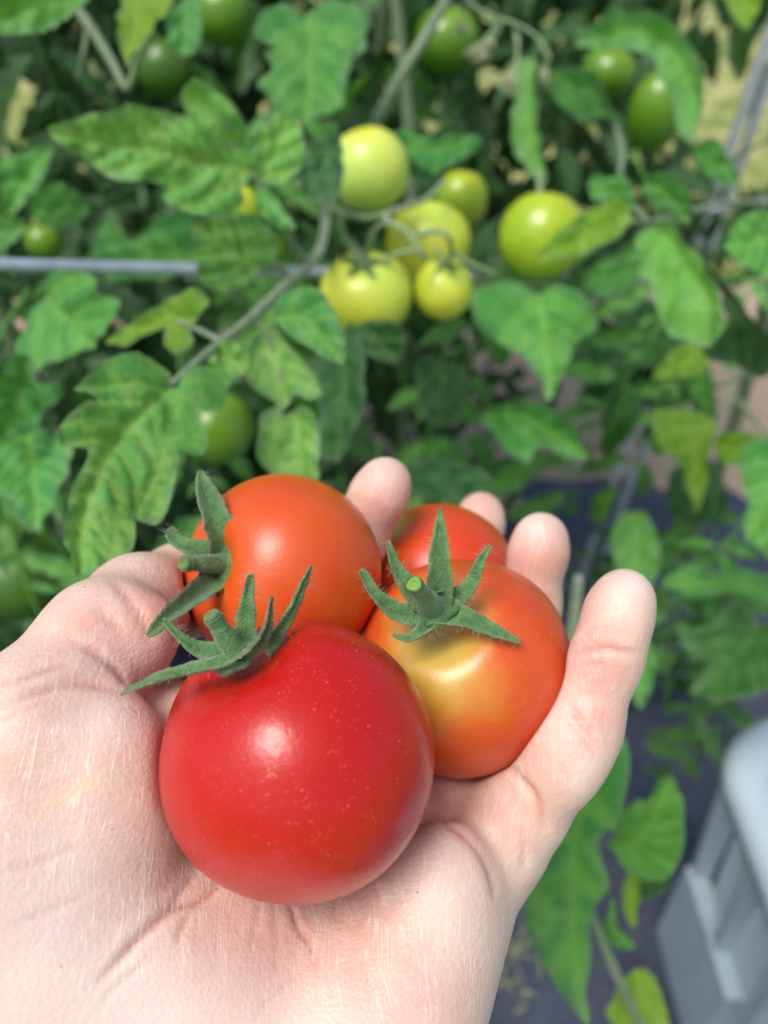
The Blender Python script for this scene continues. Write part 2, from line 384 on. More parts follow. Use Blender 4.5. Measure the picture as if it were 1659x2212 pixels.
def flat_leaf(outline, mid, h, seed=0, pucker=.0014, nv=7, teeth=.0):
    """2-D leaf blade -> verts (n,3) in local metres with relief, faces, attributes.  outline/mid are 2-D, mid runs base -> tip"""
    r = np.random.default_rng(seed)
    per = np.sum(np.linalg.norm(np.diff(np.vstack([outline, outline[:1]]), axis=0), axis=1))
    n = int(max(len(outline) * 2, min(170, per / h)))
    ol = catmull(outline, n, closed=True)
    if teeth:                               # shallow uneven lobes along the margin
        tg_ = np.roll(ol, -1, 0) - np.roll(ol, 1, 0); no_ = np.stack([tg_[:, 1], -tg_[:, 0]], 1); no_ /= np.linalg.norm(no_, axis=1)[:, None] + 1e-12
        ar = np.sum(ol[:, 0] * np.roll(ol[:, 1], -1) - ol[:, 1] * np.roll(ol[:, 0], -1)); no_ *= np.sign(ar)
        u_ = np.linspace(0, 1, len(ol), endpoint=False); nc = r.integers(9, 13)
        wv_ = np.abs(np.sin(math.pi * (nc * u_ + .35 * np.sin(2 * math.pi * 2 * u_ + r.uniform(0, 6))))) ** .7 - .55
        ol = ol + no_ * (teeth * per * wv_ * (.7 + .6 * np.sin(2 * math.pi * u_ * 3 + r.uniform(0, 6))))[:, None]
    m = catmull(mid, 14)
    L = np.sum(np.linalg.norm(np.diff(m, axis=0), axis=1))
    veins = []
    for k in range(nv):
        s = (.05 + .86 * (k + r.uniform(-.25, .25) * (k > 0)) / nv); q = m[0] + 0
        idx = s * 13; i = min(int(idx), 12); q = m[i] + (idx - i) * (m[i + 1] - m[i]); tg = nrm(m[i + 1] - m[i])
        for sg in (-1, 1):
            a = sg * math.radians(52 - 12 * s + r.normal(0, 7)); d = np.array([tg[0] * math.cos(a) - tg[1] * math.sin(a), tg[0] * math.sin(a) + tg[1] * math.cos(a)])
            pts = [q]; p = q.copy()
            for _ in range(40):
                d = nrm(d + .035 * tg); p = p + d * h * 1.1
                if not inside(p[None], ol)[0]: break
                pts.append(p.copy())
            if len(pts) > 2: veins.append(np.array(pts))
    lo, hi = ol.min(0), ol.max(0)
    gx, gy = np.meshgrid(np.arange(lo[0], hi[0], h), np.arange(lo[1], hi[1], h))
    G = np.stack([gx.ravel(), gy.ravel()], 1); G[:, 0] += np.repeat(np.arange(gx.shape[0]) % 2, gx.shape[1]) * h * .5
    G += r.uniform(-.15, .15, G.shape) * h
    G = G[inside(G, ol)]
    vp = np.vstack([catmull(m, max(8, int(L / h)))] + veins) if veins else m
    vp = vp[inside(vp, ol)]
    if len(G):
        dv = np.min(np.linalg.norm(G[:, None] - vp[None], axis=2), axis=1)
        G = G[(dv > .6 * h) & (poly_dist(G, np.vstack([ol, ol[:1]])) > .5 * h)]
    if len(vp): vp = vp[poly_dist(vp, np.vstack([ol, ol[:1]])) > .35 * h]
    pts = np.vstack([ol, vp, G])
    out = delaunay_2d_cdt([Vector(p) for p in pts], [], [list(range(len(ol)))], 1, 1e-7)
    V2 = np.array([tuple(v) for v in out[0]]); Fc = [f for f in out[2]]
    dm = poly_dist(V2, m); ds = np.full(len(V2), 1.0)
    for v in veins: ds = np.minimum(ds, poly_dist(V2, v))
    d = np.minimum(dm, ds)
    vein = np.maximum(np.exp(-(dm / (h * .9)) ** 2), .75 * np.exp(-(ds / (h * .55)) ** 2))
    edge = np.exp(-(poly_dist(V2, np.vstack([ol, ol[:1]])) / (h * .8)) ** 2)
    sp = L / nv
    z = 1.25 * pucker * (1 - np.exp(-(d / (sp * .34)) ** 2)) - pucker * .8 * np.exp(-(dm / (h * 1.2)) ** 2)
    ph = r.uniform(0, 6, 4); kx = 2 * math.pi / (L * .45)
    z += pucker * .9 * np.sin(V2[:, 0] * kx + ph[0]) * np.sin(V2[:, 1] * kx * 1.3 + ph[1]) + r.normal(0, pucker * .1, len(V2))
    return np.column_stack([V2, z]), Fc, dict(vein=vein, edge=edge), m, L

def hero_leaf(parent, outline, mid, d0, d1, roll=0, mat='leaf_green', bend=0.0, fold=0.0, tint=None, seed=None, h=None, nv=7, pucker=None, label=None, teeth=.011):
    """leaf blade whose outline is given as seen in the photograph; base at depth d0, tip at d1, rolled about its midrib"""
    seed = seed if seed is not None else int(abs(outline[0][0] * 13 + outline[0][1] * 7)) % 9999
    B, T = P(*mid[0], d0), P(*mid[-1], d1)
    a = nrm(T - B); c = (B + T) / 2; n = nrm(CAM - c); n = nrm(n - a * (n @ a))
    R = Matrix.Rotation(math.radians(roll), 3, Vector(a)); n = np.array(R @ Vector(n)); s = np.cross(n, a)
    def loc(q):
        ray = P(q[0], q[1], 1.0) - CAM; tt = ((B - CAM) @ n) / (ray @ n)
        w = CAM + tt * ray - B; return np.array([w @ a, w @ s])
    ol = np.array([loc(q) for q in outline]); ml = np.array([loc(q) for q in mid])
    L0 = np.linalg.norm(T - B)
    V, Fc, at, m, L = flat_leaf(ol, ml, h or max(.0016, L0 / 26), seed, pucker or .027 * L0, nv, teeth)
    u = V[:, 0] / L0; dmid = poly_dist(V[:, :2], m)
    z = V[:, 2] + fold * dmid - bend * L0 * (u - .5) ** 2 + bend * L0 * .25
    W = B + V[:, :1] * a + V[:, 1:2] * s + z[:, None] * n
    o = mesh_obj('leaf', W, Fc, M[mat], parent, attrs=at)
    o['tint'] = float(tint if tint is not None else random.uniform(0, .5))
    if label: o['label'] = label
    return o

def lobed_outline(L, W, lobes, depth, r, asym=.1):
    ts = np.linspace(.0, 1, 15); pts = []
    for side in (1, -1):
        row = []
        for t_ in ts[1:-1]:
            w = (t_ ** .62) * ((1 - t_) ** .72) * 1.72 * W * .5
            w *= 1 - depth * (.5 + .5 * math.cos(2 * math.pi * (t_ * lobes + .15 * side))) * (1 - .55 * t_)
            w *= 1 + r.normal(0, .07); row.append((t_ * L + .12 * w * (1 - depth), side * w * (1 + side * asym)))
        pts.append(row)
    return np.array([(0, 0)] + pts[0] + [(L, 0)] + pts[1][::-1])

def compound_leaf(seed):
    """one pinnate tomato leaf about 20 cm long, hanging along +X and drooping; merged mesh for the plants' shaded inside"""
    r = np.random.default_rng(seed); L = r.uniform(.15, .22)
    rach = [np.array([t_ * L, .015 * math.sin(3 * t_ + seed), .03 * t_ - .13 * t_ * t_ * L / .2]) for t_ in np.linspace(0, 1, 7)]
    rc = catmull(rach, 30)
    parts = [tube(rc, [.0016, .0012, .0007], 14, 6)]
    V, Fc = join(parts); V = list(V); at = dict(vein=[.8] * len(V), edge=[0] * len(V))
    specs = [(1.0, 0, .45)] + [(t_, sg, l * r.uniform(.85, 1.15)) for t_, l in ((.35, .27), (.6, .34), (.84, .34)) for sg in (1, -1)] + \
            [(t_, sg, .1) for t_ in (.48, .73) for sg in (1, -1)]
    for t_, sg, lf in specs:
        l = lf * L * 1.05; W = l * r.uniform(.5, .62)
        ol = lobed_outline(l, W, r.integers(3, 5), r.uniform(.2, .42), r)
        v, f, a_, m, LL = flat_leaf(ol, np.array([(0, 0), (l * .5, r.normal(0, .02) * l), (l * .97, 0)]), max(.0032, l / 16), int(r.integers(9999)), .03 * l, 5, .008)
        i = int(t_ * 29); tg = nrm(rc[min(i, 28) + 1] - rc[min(i, 28)])
        side = nrm(np.cross([0, 0, 1], tg)); ang = math.radians(62) * sg * (1 + r.normal(0, .12))
        ax = nrm(tg * math.cos(ang) + side * math.sin(ang) + np.array([0, 0, r.normal(-.25, .2)]))
        nn = np.array([r.normal(0, .25), r.normal(0, .25), 1.0]); nn = nrm(nn - ax * (nn @ ax)); ss = np.cross(nn, ax)
        z = v[:, 2] + r.uniform(.15, .45) * np.abs(v[:, 1]) - r.uniform(.1, .5) * v[:, 0] ** 2 / l
        Wd = rc[i] + ax * (l * .12 if sg else 0) + v[:, :1] * ax + v[:, 1:2] * ss + z[:, None] * nn
        k = len(V); V.extend(Wd); Fc.extend([tuple(q + k for q in ff) for ff in f])
        at['vein'] += list(a_['vein']); at['edge'] += list(a_['edge'])
    return np.array(V), Fc, at

# the plants ---------------------------------------------------------------------------------------------------
def plant(loc, label, stems):
    p = thing('tomato_plant', loc, label, 'tomato plant', 'tomato plants along the wire')
    for pts, rad in stems:
        v, f = tube([np.array(q) for q in pts], rad, None, 10, wob=.1); mesh_obj('stem', v, f, M['stem'], p)
    return p
pl_left = plant((-.42, .74, 0), 'bushy tomato plant at left with purple speckled leaves below the horizontal wire', [
    ([(-.42, .74, 0), (-.40, .70, .25), (-.36, .66, .5), (-.33, .62, .75), (-.34, .60, 1.1), (-.30, .62, 1.45)], [.010, .009, .008, .006, .004]),
    ([(-.40, .70, .3), (-.52, .62, .55), (-.50, .58, .8), (-.48, .6, 1.1)], [.007, .006, .004])])
pl_mid = plant((.06, .76, 0), 'tall tomato plant in the middle carrying the yellow-green truss of fruit', [
    ([(.06, .80, 0), (.05, .80, .3), (.02, .82, .55), (.03, .86, .8), (.0, .9, 1.1), (.04, .9, 1.5)], [.008, .007, .006, .005, .003]),
    ([P(800, 290, .60), P(850, 190, .60), P(930, 60, .60), P(985, -60, .62), P(1010, -250, .66)], [.0045, .0045, .004])])
pl_right = plant((.42, .86, 0), 'tomato plant at right by the upright metal rods with bright curling leaves', [
    ([(.42, .86, 0), (.43, .8, .3), (.40, .74, .6), (.36, .7, .85), (.35, .7, 1.05), (.36, .75, 1.4)], [.009, .008, .007, .004]),
    ([(.43, .8, .3), P(1500, 900, .78), P(1560, 830, .74), P(1659, 800, .74), P(1800, 700, .75)], [.004, .003, .002])])
pl_low = plant((.20, .46, 0), 'low tomato shoot hanging beside the grey bin at lower right', [
    ([(.20, .46, 0), P(1250, 2050, .62), P(1210, 1850, .5), P(1215, 1640, .42), P(1230, 1450, .45), P(1250, 1250, .55)], [.006, .005, .003]),
    ([P(1215, 1820, .47), P(1285, 1990, .44), P(1330, 2100, .43), P(1390, 2230, .43), P(1420, 2330, .44)], [.0028, .0028, .002])])
pl_back = plant((-.05, 1.12, 0), 'dark tangled tomato plant standing in shade behind the others', [
    ([(-.05, 1.12, 0), (-.08, 1.1, .5), (0, 1.06, .9), (-.03, 1.08, 1.4)], [.010, .009, .006]),
    ([(-.08, 1.1, .5), (-.3, 1.05, .8), (-.4, 1.1, 1.3)], [.007, .005])])

# leaves the photograph shows one by one, nearest first
H = hero_leaf
H(pl_left, [(103,283),(125,270),(180,252),(262,238),(275,226),(330,236),(401,252),(396,215),(398,185),(408,176),(440,190),(478,215),(505,250),(532,292),(546,330),(548,362),(530,385),(520,410),(512,440),(470,462),(420,466),(375,452),(349,430),(356,404),(300,394),(240,380),(170,340),(120,300)],
  [(548,372),(430,345),(300,318),(110,284)], .405, .36, 8, 'leaf_mottled', .04, .05, .2, nv=9, pucker=.0034, h=.0022)
H(pl_left, [(556,350),(554,300),(570,262),(605,244),(635,252),(657,290),(660,330),(645,372),(610,395),(580,398),(562,385)],
  [(562,388),(590,340),(620,262)], .40, .385, -12, 'leaf_mottled', .05, .15, .2, nv=4)
H(pl_left, [(548,420),(535,400),(560,405),(590,430),(615,465),(637,488),(625,502),(596,498),(570,480),(556,455)], [(545,405),(580,450),(634,492)], .41, .40, -35, 'leaf_green', .1, .3, .2, nv=4)
H(pl_left, [(412,500),(420,478),(470,464),(530,461),(565,485),(588,520),(592,555),(575,580),(552,588),(535,612),(482,629),(445,616),(425,590),(411,545)],
  [(560,582),(500,545),(418,488)], .385, .365, 10, 'leaf_mottled', .05, .1, .05, nv=5)
H(pl_left, [(372,828),(358,802),(320,782),(262,783),(205,802),(158,845),(153,858),(172,866),(205,868),(180,888),(140,912),(119,938),(122,958),(140,972),(186,978),(176,1015),(150,1060),(139,1105),(137,1160),(148,1190),(158,1222),(178,1246),(205,1238),(250,1215),(272,1205),(282,1178),(286,1122),(300,1130),(325,1138),(342,1132),(360,1088),(370,1006),(368,985),(392,1000),(418,1003),(432,978),(424,930),(408,872),(414,880),(420,895),(450,905),(470,897),(484,858),(485,812),(462,788),(425,792),(398,810),(372,834)],
  [(374,832),(300,900),(235,975),(198,1058),(178,1140),(172,1232)], .315, .245, -6, 'leaf_mottled', .06, .06, .15, nv=9, h=.0016, teeth=.003, pucker=.0024, label='large purple speckled lobed leaf')
H(pl_left, [(450,770),(460,745),(485,734),(520,740),(540,775),(530,805),(500,812),(470,800)], [(455,765),(490,775),(535,790)], .345, .335, 15, 'leaf_mottled', .1, .1, .3, nv=4)
H(pl_mid, [(540,780),(548,755),(575,720),(600,712),(615,738),(650,770),(690,815),(703,856),(680,868),(645,862),(610,888),(616,905),(660,880),(692,900),(700,945),(696,1000),(690,1036),(640,1060),(600,1040),(578,1000),(573,950),(577,905),(605,880),(590,865),(560,848),(545,820)],
  [(582,722),(600,800),(628,880),(645,960),(648,1050)], .37, .36, 22, 'leaf_mottled', .1, .2, .1, nv=7)
H(pl_mid, [(595,682),(600,658),(622,636),(662,622),(700,638),(722,668),(738,700),(748,745),(740,785),(720,780),(690,765),(650,742),(612,710)], [(598,690),(660,690),(738,782)], .35, .335, -5, 'leaf_green', .1, .12, .2, nv=5)
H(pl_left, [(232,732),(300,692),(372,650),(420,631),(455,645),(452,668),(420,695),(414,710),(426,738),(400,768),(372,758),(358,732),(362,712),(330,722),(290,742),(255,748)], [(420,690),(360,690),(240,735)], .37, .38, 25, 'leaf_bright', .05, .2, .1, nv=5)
H(pl_left, [(78,735),(100,640),(135,605),(200,600),(245,615),(252,650),(285,662),(276,690),(240,722),(200,752),(150,786),(95,822),(78,790)], [(98,640),(150,690),(200,745)], .46, .43, 25, 'leaf_green', .12, .3, .2)
H(pl_left, [(0,800),(30,775),(62,770),(75,830),(118,848),(115,872),(85,895),(65,938),(30,948),(-20,940),(-40,870)], [(60,775),(40,850),(10,940)], .40, .37, -20, 'leaf_green', .1, .25, .1, nv=5)
H(pl_left, [(-30,960),(20,930),(70,925),(120,945),(158,962),(155,1020),(130,1075),(100,1128),(65,1142),(30,1090),(-20,1060)], [(60,930),(75,1030),(80,1138)], .40, .37, 15, 'leaf_green', .12, .15, 0, nv=6)
H(pl_left, [(205,520),(222,478),(245,470),(262,500),(290,520),(340,480),(390,465),(420,475),(415,560),(380,600),(300,610),(240,612),(210,580)], [(405,560),(320,545),(225,490)], .62, .60, 20, 'leaf_green', .1, .2, .1)
H(pl_left, [(0,0),(-60,40),(-30,75),(60,78),(100,68),(140,45),(170,20),(200,-15),(190,-60),(60,-80)], [(200,-30),(110,0),(-50,60)], .40, .38, 10, 'leaf_green', .1, .1, .5)
H(pl_left, [(272,-20),(262,40),(262,90),(272,140),(285,132),(310,108),(345,70),(375,30),(392,-20),(370,-80),(300,-80)], [(320,-70),(300,20),(275,138)], .47, .45, 30, 'leaf_bright', .1, .1, .7)
H(pl_left, [(375,30),(405,-10),(430,20),(436,70),(428,112),(400,120),(368,104),(362,72)], [(395,-5),(400,60),(395,118)], .55, .54, 5, 'leaf_green', .1, .2, .0, nv=5)
H(pl_left, [(-10,370),(30,340),(58,330),(100,310),(108,340),(92,390),(60,430),(20,462)], [(104,320),(60,380),(20,458)], .56, .54, 10, 'leaf_green', .1, .2, .3, nv=5)
H(pl_left, [(65,470),(75,420),(110,400),(150,410),(190,445),(175,480),(120,500)], [(185,450),(130,450),(70,465)], .6, .58, 20, 'leaf_green', .1, .2, .3, nv=5)
H(pl_left, [(-30,470),(20,468),(55,480),(48,510),(15,535),(-30,540)], [(52,490),(15,500),(-28,510)], .5, .5, 10, 'leaf_green', .1, .2, .3, nv=4)
H(pl_mid, [(557,112),(575,72),(595,45),(625,26),(655,42),(680,30),(720,18),(765,40),(792,90),(797,140),(785,150),(768,130),(758,190),(740,242),(690,262),(625,265),(585,232),(568,205),(592,172),(582,150),(598,130)], [(668,45),(672,120),(665,258)], .56, .52, 12, 'leaf_green', .12, .22, .25)
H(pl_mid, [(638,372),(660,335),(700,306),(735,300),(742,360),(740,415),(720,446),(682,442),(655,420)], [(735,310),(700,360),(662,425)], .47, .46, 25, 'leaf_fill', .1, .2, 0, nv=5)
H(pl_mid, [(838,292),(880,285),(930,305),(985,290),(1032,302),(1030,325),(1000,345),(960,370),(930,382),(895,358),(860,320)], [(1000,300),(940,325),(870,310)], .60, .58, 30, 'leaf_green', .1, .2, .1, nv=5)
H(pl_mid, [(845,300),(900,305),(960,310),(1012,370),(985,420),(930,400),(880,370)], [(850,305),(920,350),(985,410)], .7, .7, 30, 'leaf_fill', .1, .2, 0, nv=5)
H(pl_right, [(1255,95),(1290,60),(1340,36),(1410,28),(1470,42),(1510,90),(1530,150),(1530,210),(1515,260),(1495,308),(1478,280),(1472,205),(1450,160),(1425,120),(1370,106),(1310,108)], [(1270,90),(1380,65),(1470,110),(1505,200),(1498,300)], .62, .55, 20, 'leaf_green', .25, .25, .15)
H(pl_right, [(1183,160),(1205,148),(1245,150),(1285,178),(1305,215),(1342,262),(1330,280),(1300,255),(1245,262),(1195,232)], [(1330,270),(1280,210),(1190,160)], .64, .6, 30, 'leaf_green', .15, .2, .1, nv=5)
H(pl_right, [(1135,150),(1150,130),(1172,150),(1180,220),(1178,270),(1192,310),(1180,350),(1187,385),(1175,398),(1150,365),(1125,310),(1128,240)], [(1152,135),(1152,260),(1176,394)], .62, .6, 45, 'leaf_green', .1, .4, .55, nv=6)
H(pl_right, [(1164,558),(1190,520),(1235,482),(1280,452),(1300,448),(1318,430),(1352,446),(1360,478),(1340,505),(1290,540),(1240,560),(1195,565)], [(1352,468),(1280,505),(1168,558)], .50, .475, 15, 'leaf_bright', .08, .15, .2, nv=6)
H(pl_right, [(1270,400),(1285,375),(1310,385),(1340,375),(1362,400),(1372,440),(1350,460),(1310,440),(1280,430)], [(1360,450),(1320,415),(1275,390)], .52, .52, 10, 'leaf_green', .1, .2, .2, nv=4)
H(pl_right, [(1390,400),(1410,375),(1450,375),(1492,410),(1496,450),(1485,480),(1440,450),(1405,430)], [(1390,395),(1440,415),(1488,472)], .54, .53, 20, 'leaf_green', .1, .2, .2, nv=4)
H(pl_right, [(1392,528),(1400,490),(1425,478),(1475,506),(1515,545),(1548,595),(1572,645),(1578,700),(1560,735),(1520,745),(1480,735),(1450,690),(1440,640),(1408,590)], [(1405,480),(1480,560),(1530,650),(1530,740)], .48, .44, 28, 'leaf_green', .15, .3, .7)
H(pl_right, [(1440,500),(1500,520),(1560,580),(1600,650),(1659,700),(1720,760),(1659,800),(1590,770),(1540,730),(1580,700),(1560,630),(1510,560)], [(1440,500),(1580,640),(1690,780)], .52, .52, 40, 'leaf_fill', .1, .2, 0, nv=6)
H(pl_right, [(1565,515),(1585,478),(1620,462),(1680,468),(1720,520),(1700,600),(1650,605),(1600,580),(1570,548)], [(1690,500),(1630,520),(1568,530)], .46, .44, 10, 'leaf_green', .1, .15, .5, nv=5)
H(pl_mid, [(1032,690),(1040,645),(1090,625),(1150,632),(1210,628),(1262,655),(1290,700),(1292,738),(1250,752),(1235,790),(1205,838),(1188,868),(1172,835),(1150,790),(1100,762),(1048,735)], [(1165,628),(1180,740),(1188,860)], .58, .54, 10, 'leaf_green', .15, .2, .25)
H(pl_right, [(1030,585),(1070,560),(1130,575),(1200,600),(1260,590),(1330,575),(1372,585),(1350,630),(1290,660),(1200,650),(1100,640),(1050,620)], [(1370,582),(1220,625),(1040,595)], .68, .66, 20, 'leaf_fill', .1, .2, .2, nv=7)
H(pl_right, [(1255,600),(1290,570),(1350,560),(1385,590),(1350,625),(1295,640)], [(1380,580),(1320,600),(1260,605)], .6, .6, 15, 'leaf_green', .1, .2, .1, nv=5)
H(pl_right, [(1490,330),(1530,300),(1570,350),(1600,390),(1560,400),(1520,380)], [(1600,392),(1550,355),(1495,330)], .6, .58, 25, 'leaf_green', .1, .2, .3, nv=5)
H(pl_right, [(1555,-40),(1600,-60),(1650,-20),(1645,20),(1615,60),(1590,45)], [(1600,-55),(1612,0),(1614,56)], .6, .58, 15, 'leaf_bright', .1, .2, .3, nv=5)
H(pl_right, [(1044,905),(1085,872),(1140,862),(1190,868),(1232,900),(1258,945),(1275,988),(1240,985),(1195,965),(1172,962),(1160,988),(1125,975),(1085,940)], [(1050,895),(1150,900),(1268,985)], .66, .6, 25, 'leaf_green', .2, .2, .0, nv=5)
H(pl_mid, [(905,800),(930,770),(965,785),(1005,800),(1010,850),(1000,900),(960,925),(925,905),(908,860)], [(960,780),(955,850),(950,920)], .68, .66, 20, 'leaf_fill', .1, .2, 0, nv=5)
H(pl_mid, [(870,1020),(920,990),(980,1005),(1045,1020),(1060,1060),(1000,1080),(900,1080)], [(1050,1030),(960,1035),(880,1030)], .62, .62, 20, 'leaf_fill', .1, .2, .1, nv=5)
H(pl_mid, [(690,770),(720,720),(760,700),(790,740),(800,830),(790,900),(760,960),(720,1000),(690,960),(700,860)], [(740,710),(745,850),(730,990)], .48, .47, 30, 'leaf_fill', .1, .2, .1, nv=6)
H(pl_mid, [(775,700),(830,690),(872,700),(880,740),(860,780),(820,775),(780,745)], [(780,700),(820,735),(862,778)], .42, .42, 20, 'leaf_fill', .1, .2, .1, nv=4)
H(pl_right, [(1225,700),(1290,690),(1340,720),(1350,780),(1300,820),(1250,790)], [(1340,720),(1290,750),(1232,760)], .74, .74, 20, 'leaf_fill', .1, .2, 0, nv=5)
H(pl_right, [(1250,800),(1310,750),(1390,760),(1420,800),(1400,860),(1350,915),(1290,890),(1262,850)], [(1400,780),(1340,830),(1280,870)], .78, .76, 25, 'leaf_fill', .1, .2, 0, nv=6)
H(pl_right, [(1370,820),(1420,780),(1480,790),(1512,830),(1500,870),(1450,890),(1390,880)], [(1500,810),(1440,840),(1380,860)], .82, .8, 25, 'leaf_fill', .1, .2, 0, nv=5)
H(pl_right, [(1330,700),(1390,660),(1450,680),(1470,740),(1430,790),(1370,790)], [(1450,690),(1400,730),(1350,770)], .76, .76, 25, 'leaf_fill', .1, .2, 0, nv=5)
H(pl_right, [(1412,812),(1430,780),(1465,750),(1510,735),(1535,752),(1528,790),(1500,815),(1450,822)], [(1525,748),(1475,785),(1415,815)], .58, .55, 10, 'leaf_bright', .1, .1, .4, nv=5)
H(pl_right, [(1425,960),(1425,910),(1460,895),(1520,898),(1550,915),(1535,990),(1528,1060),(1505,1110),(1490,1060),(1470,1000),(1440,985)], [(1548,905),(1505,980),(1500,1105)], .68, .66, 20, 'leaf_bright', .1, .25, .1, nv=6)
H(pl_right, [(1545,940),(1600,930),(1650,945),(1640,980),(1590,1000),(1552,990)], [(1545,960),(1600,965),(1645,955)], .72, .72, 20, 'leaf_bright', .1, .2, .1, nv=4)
H(pl_right, [(1440,1040),(1490,1000),(1540,1010),(1570,1070),(1560,1130),(1500,1140),(1450,1120)], [(1560,1060),(1510,1070),(1450,1090)], .8, .8, 25, 'leaf_fill', .1, .2, .2, nv=4)
H(pl_right, [(1605,1010),(1630,970),(1680,960),(1760,1000),(1740,1100),(1660,1180),(1610,1170),(1620,1100)], [(1720,990),(1670,1070),(1612,1165)], .56, .54, 30, 'leaf_green', .1, .2, .3, nv=7)
H(pl_right, [(1322,1170),(1335,1120),(1365,1105),(1400,1115),(1422,1165),(1425,1215),(1405,1270),(1370,1290),(1335,1240)], [(1370,1108),(1378,1190),(1372,1285)], .72, .7, 10, 'leaf_green', .05, .05, .45, nv=5, pucker=.001)
H(pl_right, [(1432,1260),(1470,1235),(1540,1245),(1600,1240),(1680,1265),(1720,1300),(1650,1312),(1560,1290),(1480,1300)], [(1700,1295),(1580,1270),(1440,1265)], .72, .68, 35, 'leaf_green', .1, .2, .3, nv=6)
H(pl_right, [(1470,1400),(1540,1360),(1600,1310),(1640,1350),(1720,1380),(1740,1470),(1660,1510),(1560,1525),(1490,1500),(1530,1440)], [(1650,1330),(1590,1420),(1500,1495)], .68, .64, 20, 'leaf_fill', .1, .2, .6, nv=7)
H(pl_right, [(1360,1440),(1380,1380),(1410,1390),(1420,1440),(1405,1500),(1385,1530),(1365,1500)], [(1395,1385),(1390,1450),(1382,1525)], .64, .62, 20, 'leaf_green', .1, .2, .1, nv=4)
H(pl_low, [(1252,1690),(1270,1640),(1300,1600),(1340,1590),(1362,1680),(1340,1800),(1318,1800),(1300,1830),(1320,1900),(1322,1935),(1290,1955),(1282,2005),(1275,2075),(1272,2150),(1268,2206),(1252,2196),(1208,2135),(1172,2075),(1152,2010),(1142,1950),(1158,1890),(1185,1830),(1220,1760)], [(1262,1660),(1245,1800),(1238,1950),(1245,2080),(1262,2200)], .42, .36, 12, 'leaf_green', .12, .2, .15, nv=9)
H(pl_low, [(1280,1610),(1320,1590),(1350,1640),(1355,1690),(1320,1700),(1290,1660)], [(1285,1605),(1320,1645),(1350,1690)], .5, .5, 10, 'leaf_green', .1, .2, .1, nv=4)
H(pl_low, [(1338,1732),(1375,1716),(1408,1712),(1412,1690),(1432,1672),(1456,1682),(1472,1720),(1478,1770),(1465,1830),(1440,1868),(1400,1880),(1350,1858),(1312,1822),(1330,1790)], [(1320,1825),(1385,1800),(1445,1685)], .45, .43, 20, 'leaf_green', .25, .4, .5, nv=6)
H(pl_low, [(1390,1850),(1440,1860),(1458,1880),(1440,1920),(1400,1935),(1372,1900)], [(1385,1860),(1415,1890),(1430,1925)], .5, .5, 30, 'leaf_fill', .2, .3, .2, nv=4)
H(pl_low, [(1365,1870),(1385,1880),(1388,1930),(1380,1975),(1370,2005),(1355,1975),(1350,1930)], [(1372,1872),(1370,1930),(1370,2000)], .47, .46, 30, 'leaf_bright', .1, .3, .5, nv=4)
H(pl_low, [(1325,1940),(1338,1990),(1372,2035),(1365,2050),(1335,2042),(1310,2010),(1318,1970)], [(1326,1945),(1330,2005),(1368,2044)], .44, .43, 40, 'leaf_green', .1, .3, .1, nv=4)
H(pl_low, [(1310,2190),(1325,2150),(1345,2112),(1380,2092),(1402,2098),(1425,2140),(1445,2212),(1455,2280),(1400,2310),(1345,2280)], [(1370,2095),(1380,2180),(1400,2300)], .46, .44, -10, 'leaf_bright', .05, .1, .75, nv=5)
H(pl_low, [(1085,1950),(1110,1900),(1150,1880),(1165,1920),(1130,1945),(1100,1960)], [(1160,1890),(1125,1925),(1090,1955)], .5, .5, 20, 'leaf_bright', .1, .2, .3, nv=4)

# leaf stalks of the near leaves
def stalk(parent, pts, rad, mat='stem', name='leaf_stalk'):
    v, f = tube([P(*q) for q in pts], rad, None, 9, wob=.08); return mesh_obj(name, v, f, M[mat], parent)
stalk(pl_mid, [(372,830,.315), (450,762,.335), (540,690,.365), (620,612,.40), (668,570,.44), (695,530,.50), (702,480,.58), (706,430,.66), (715,380,.72)], [.0016, .0026, .0032, .0034, .0034])
stalk(pl_mid, [(625,600,.405), (600,572,.40), (572,585,.39), (556,592,.385)], [.0018, .0014, .0011])
stalk(pl_mid, [(668,570,.44), (640,540,.42), (610,480,.41), (572,415,.41), (548,372,.405)], [.0022, .0018, .0014])
stalk(pl_mid, [(480,738,.345), (430,712,.365), (385,695,.37)], [.0016, .0014, .001])
stalk(pl_mid, [(540,690,.365), (570,715,.368), (600,780,.37)], [.0014, .0012, .0008])
stalk(pl_left, [(150,0,.5), (190,50,.5), (240,130,.5), (275,190,.49), (300,120,.48), (340,70,.47)], [.003, .003, .0022, .0015])
stalk(pl_left, [(190,60,.52), (180,120,.52), (170,170,.53)], [.002, .0015, .001])
stalk(pl_right, [(1655,440,.6), (1560,440,.58), (1400,480,.52), (1360,470,.5)], [.002, .002, .0015])
stalk(pl_right, [(1330,270,.64), (1345,330,.6), (1340,400,.55), (1400,480,.5)], [.002, .0018, .0016])
stalk(pl_right, [(1548,905,.68), (1580,860,.7), (1590,810,.72), (1620,760,.74)], [.0022, .0018, .0016])
stalk(pl_right, [(1590,860,.72), (1659,940,.72), (1740,1000,.7)], [.0022, .0018, .0016])

# fill: shade-darkened compound leaves inside and behind, sharing eight meshes
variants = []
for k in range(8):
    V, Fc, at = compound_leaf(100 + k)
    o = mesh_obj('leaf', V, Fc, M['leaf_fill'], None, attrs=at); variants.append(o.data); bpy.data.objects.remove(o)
bright_variants = []
for k in (1, 4, 6):
    me = variants[k].copy(); me.materials.clear(); me.materials.append(M['leaf_green']); bright_variants.append(me)

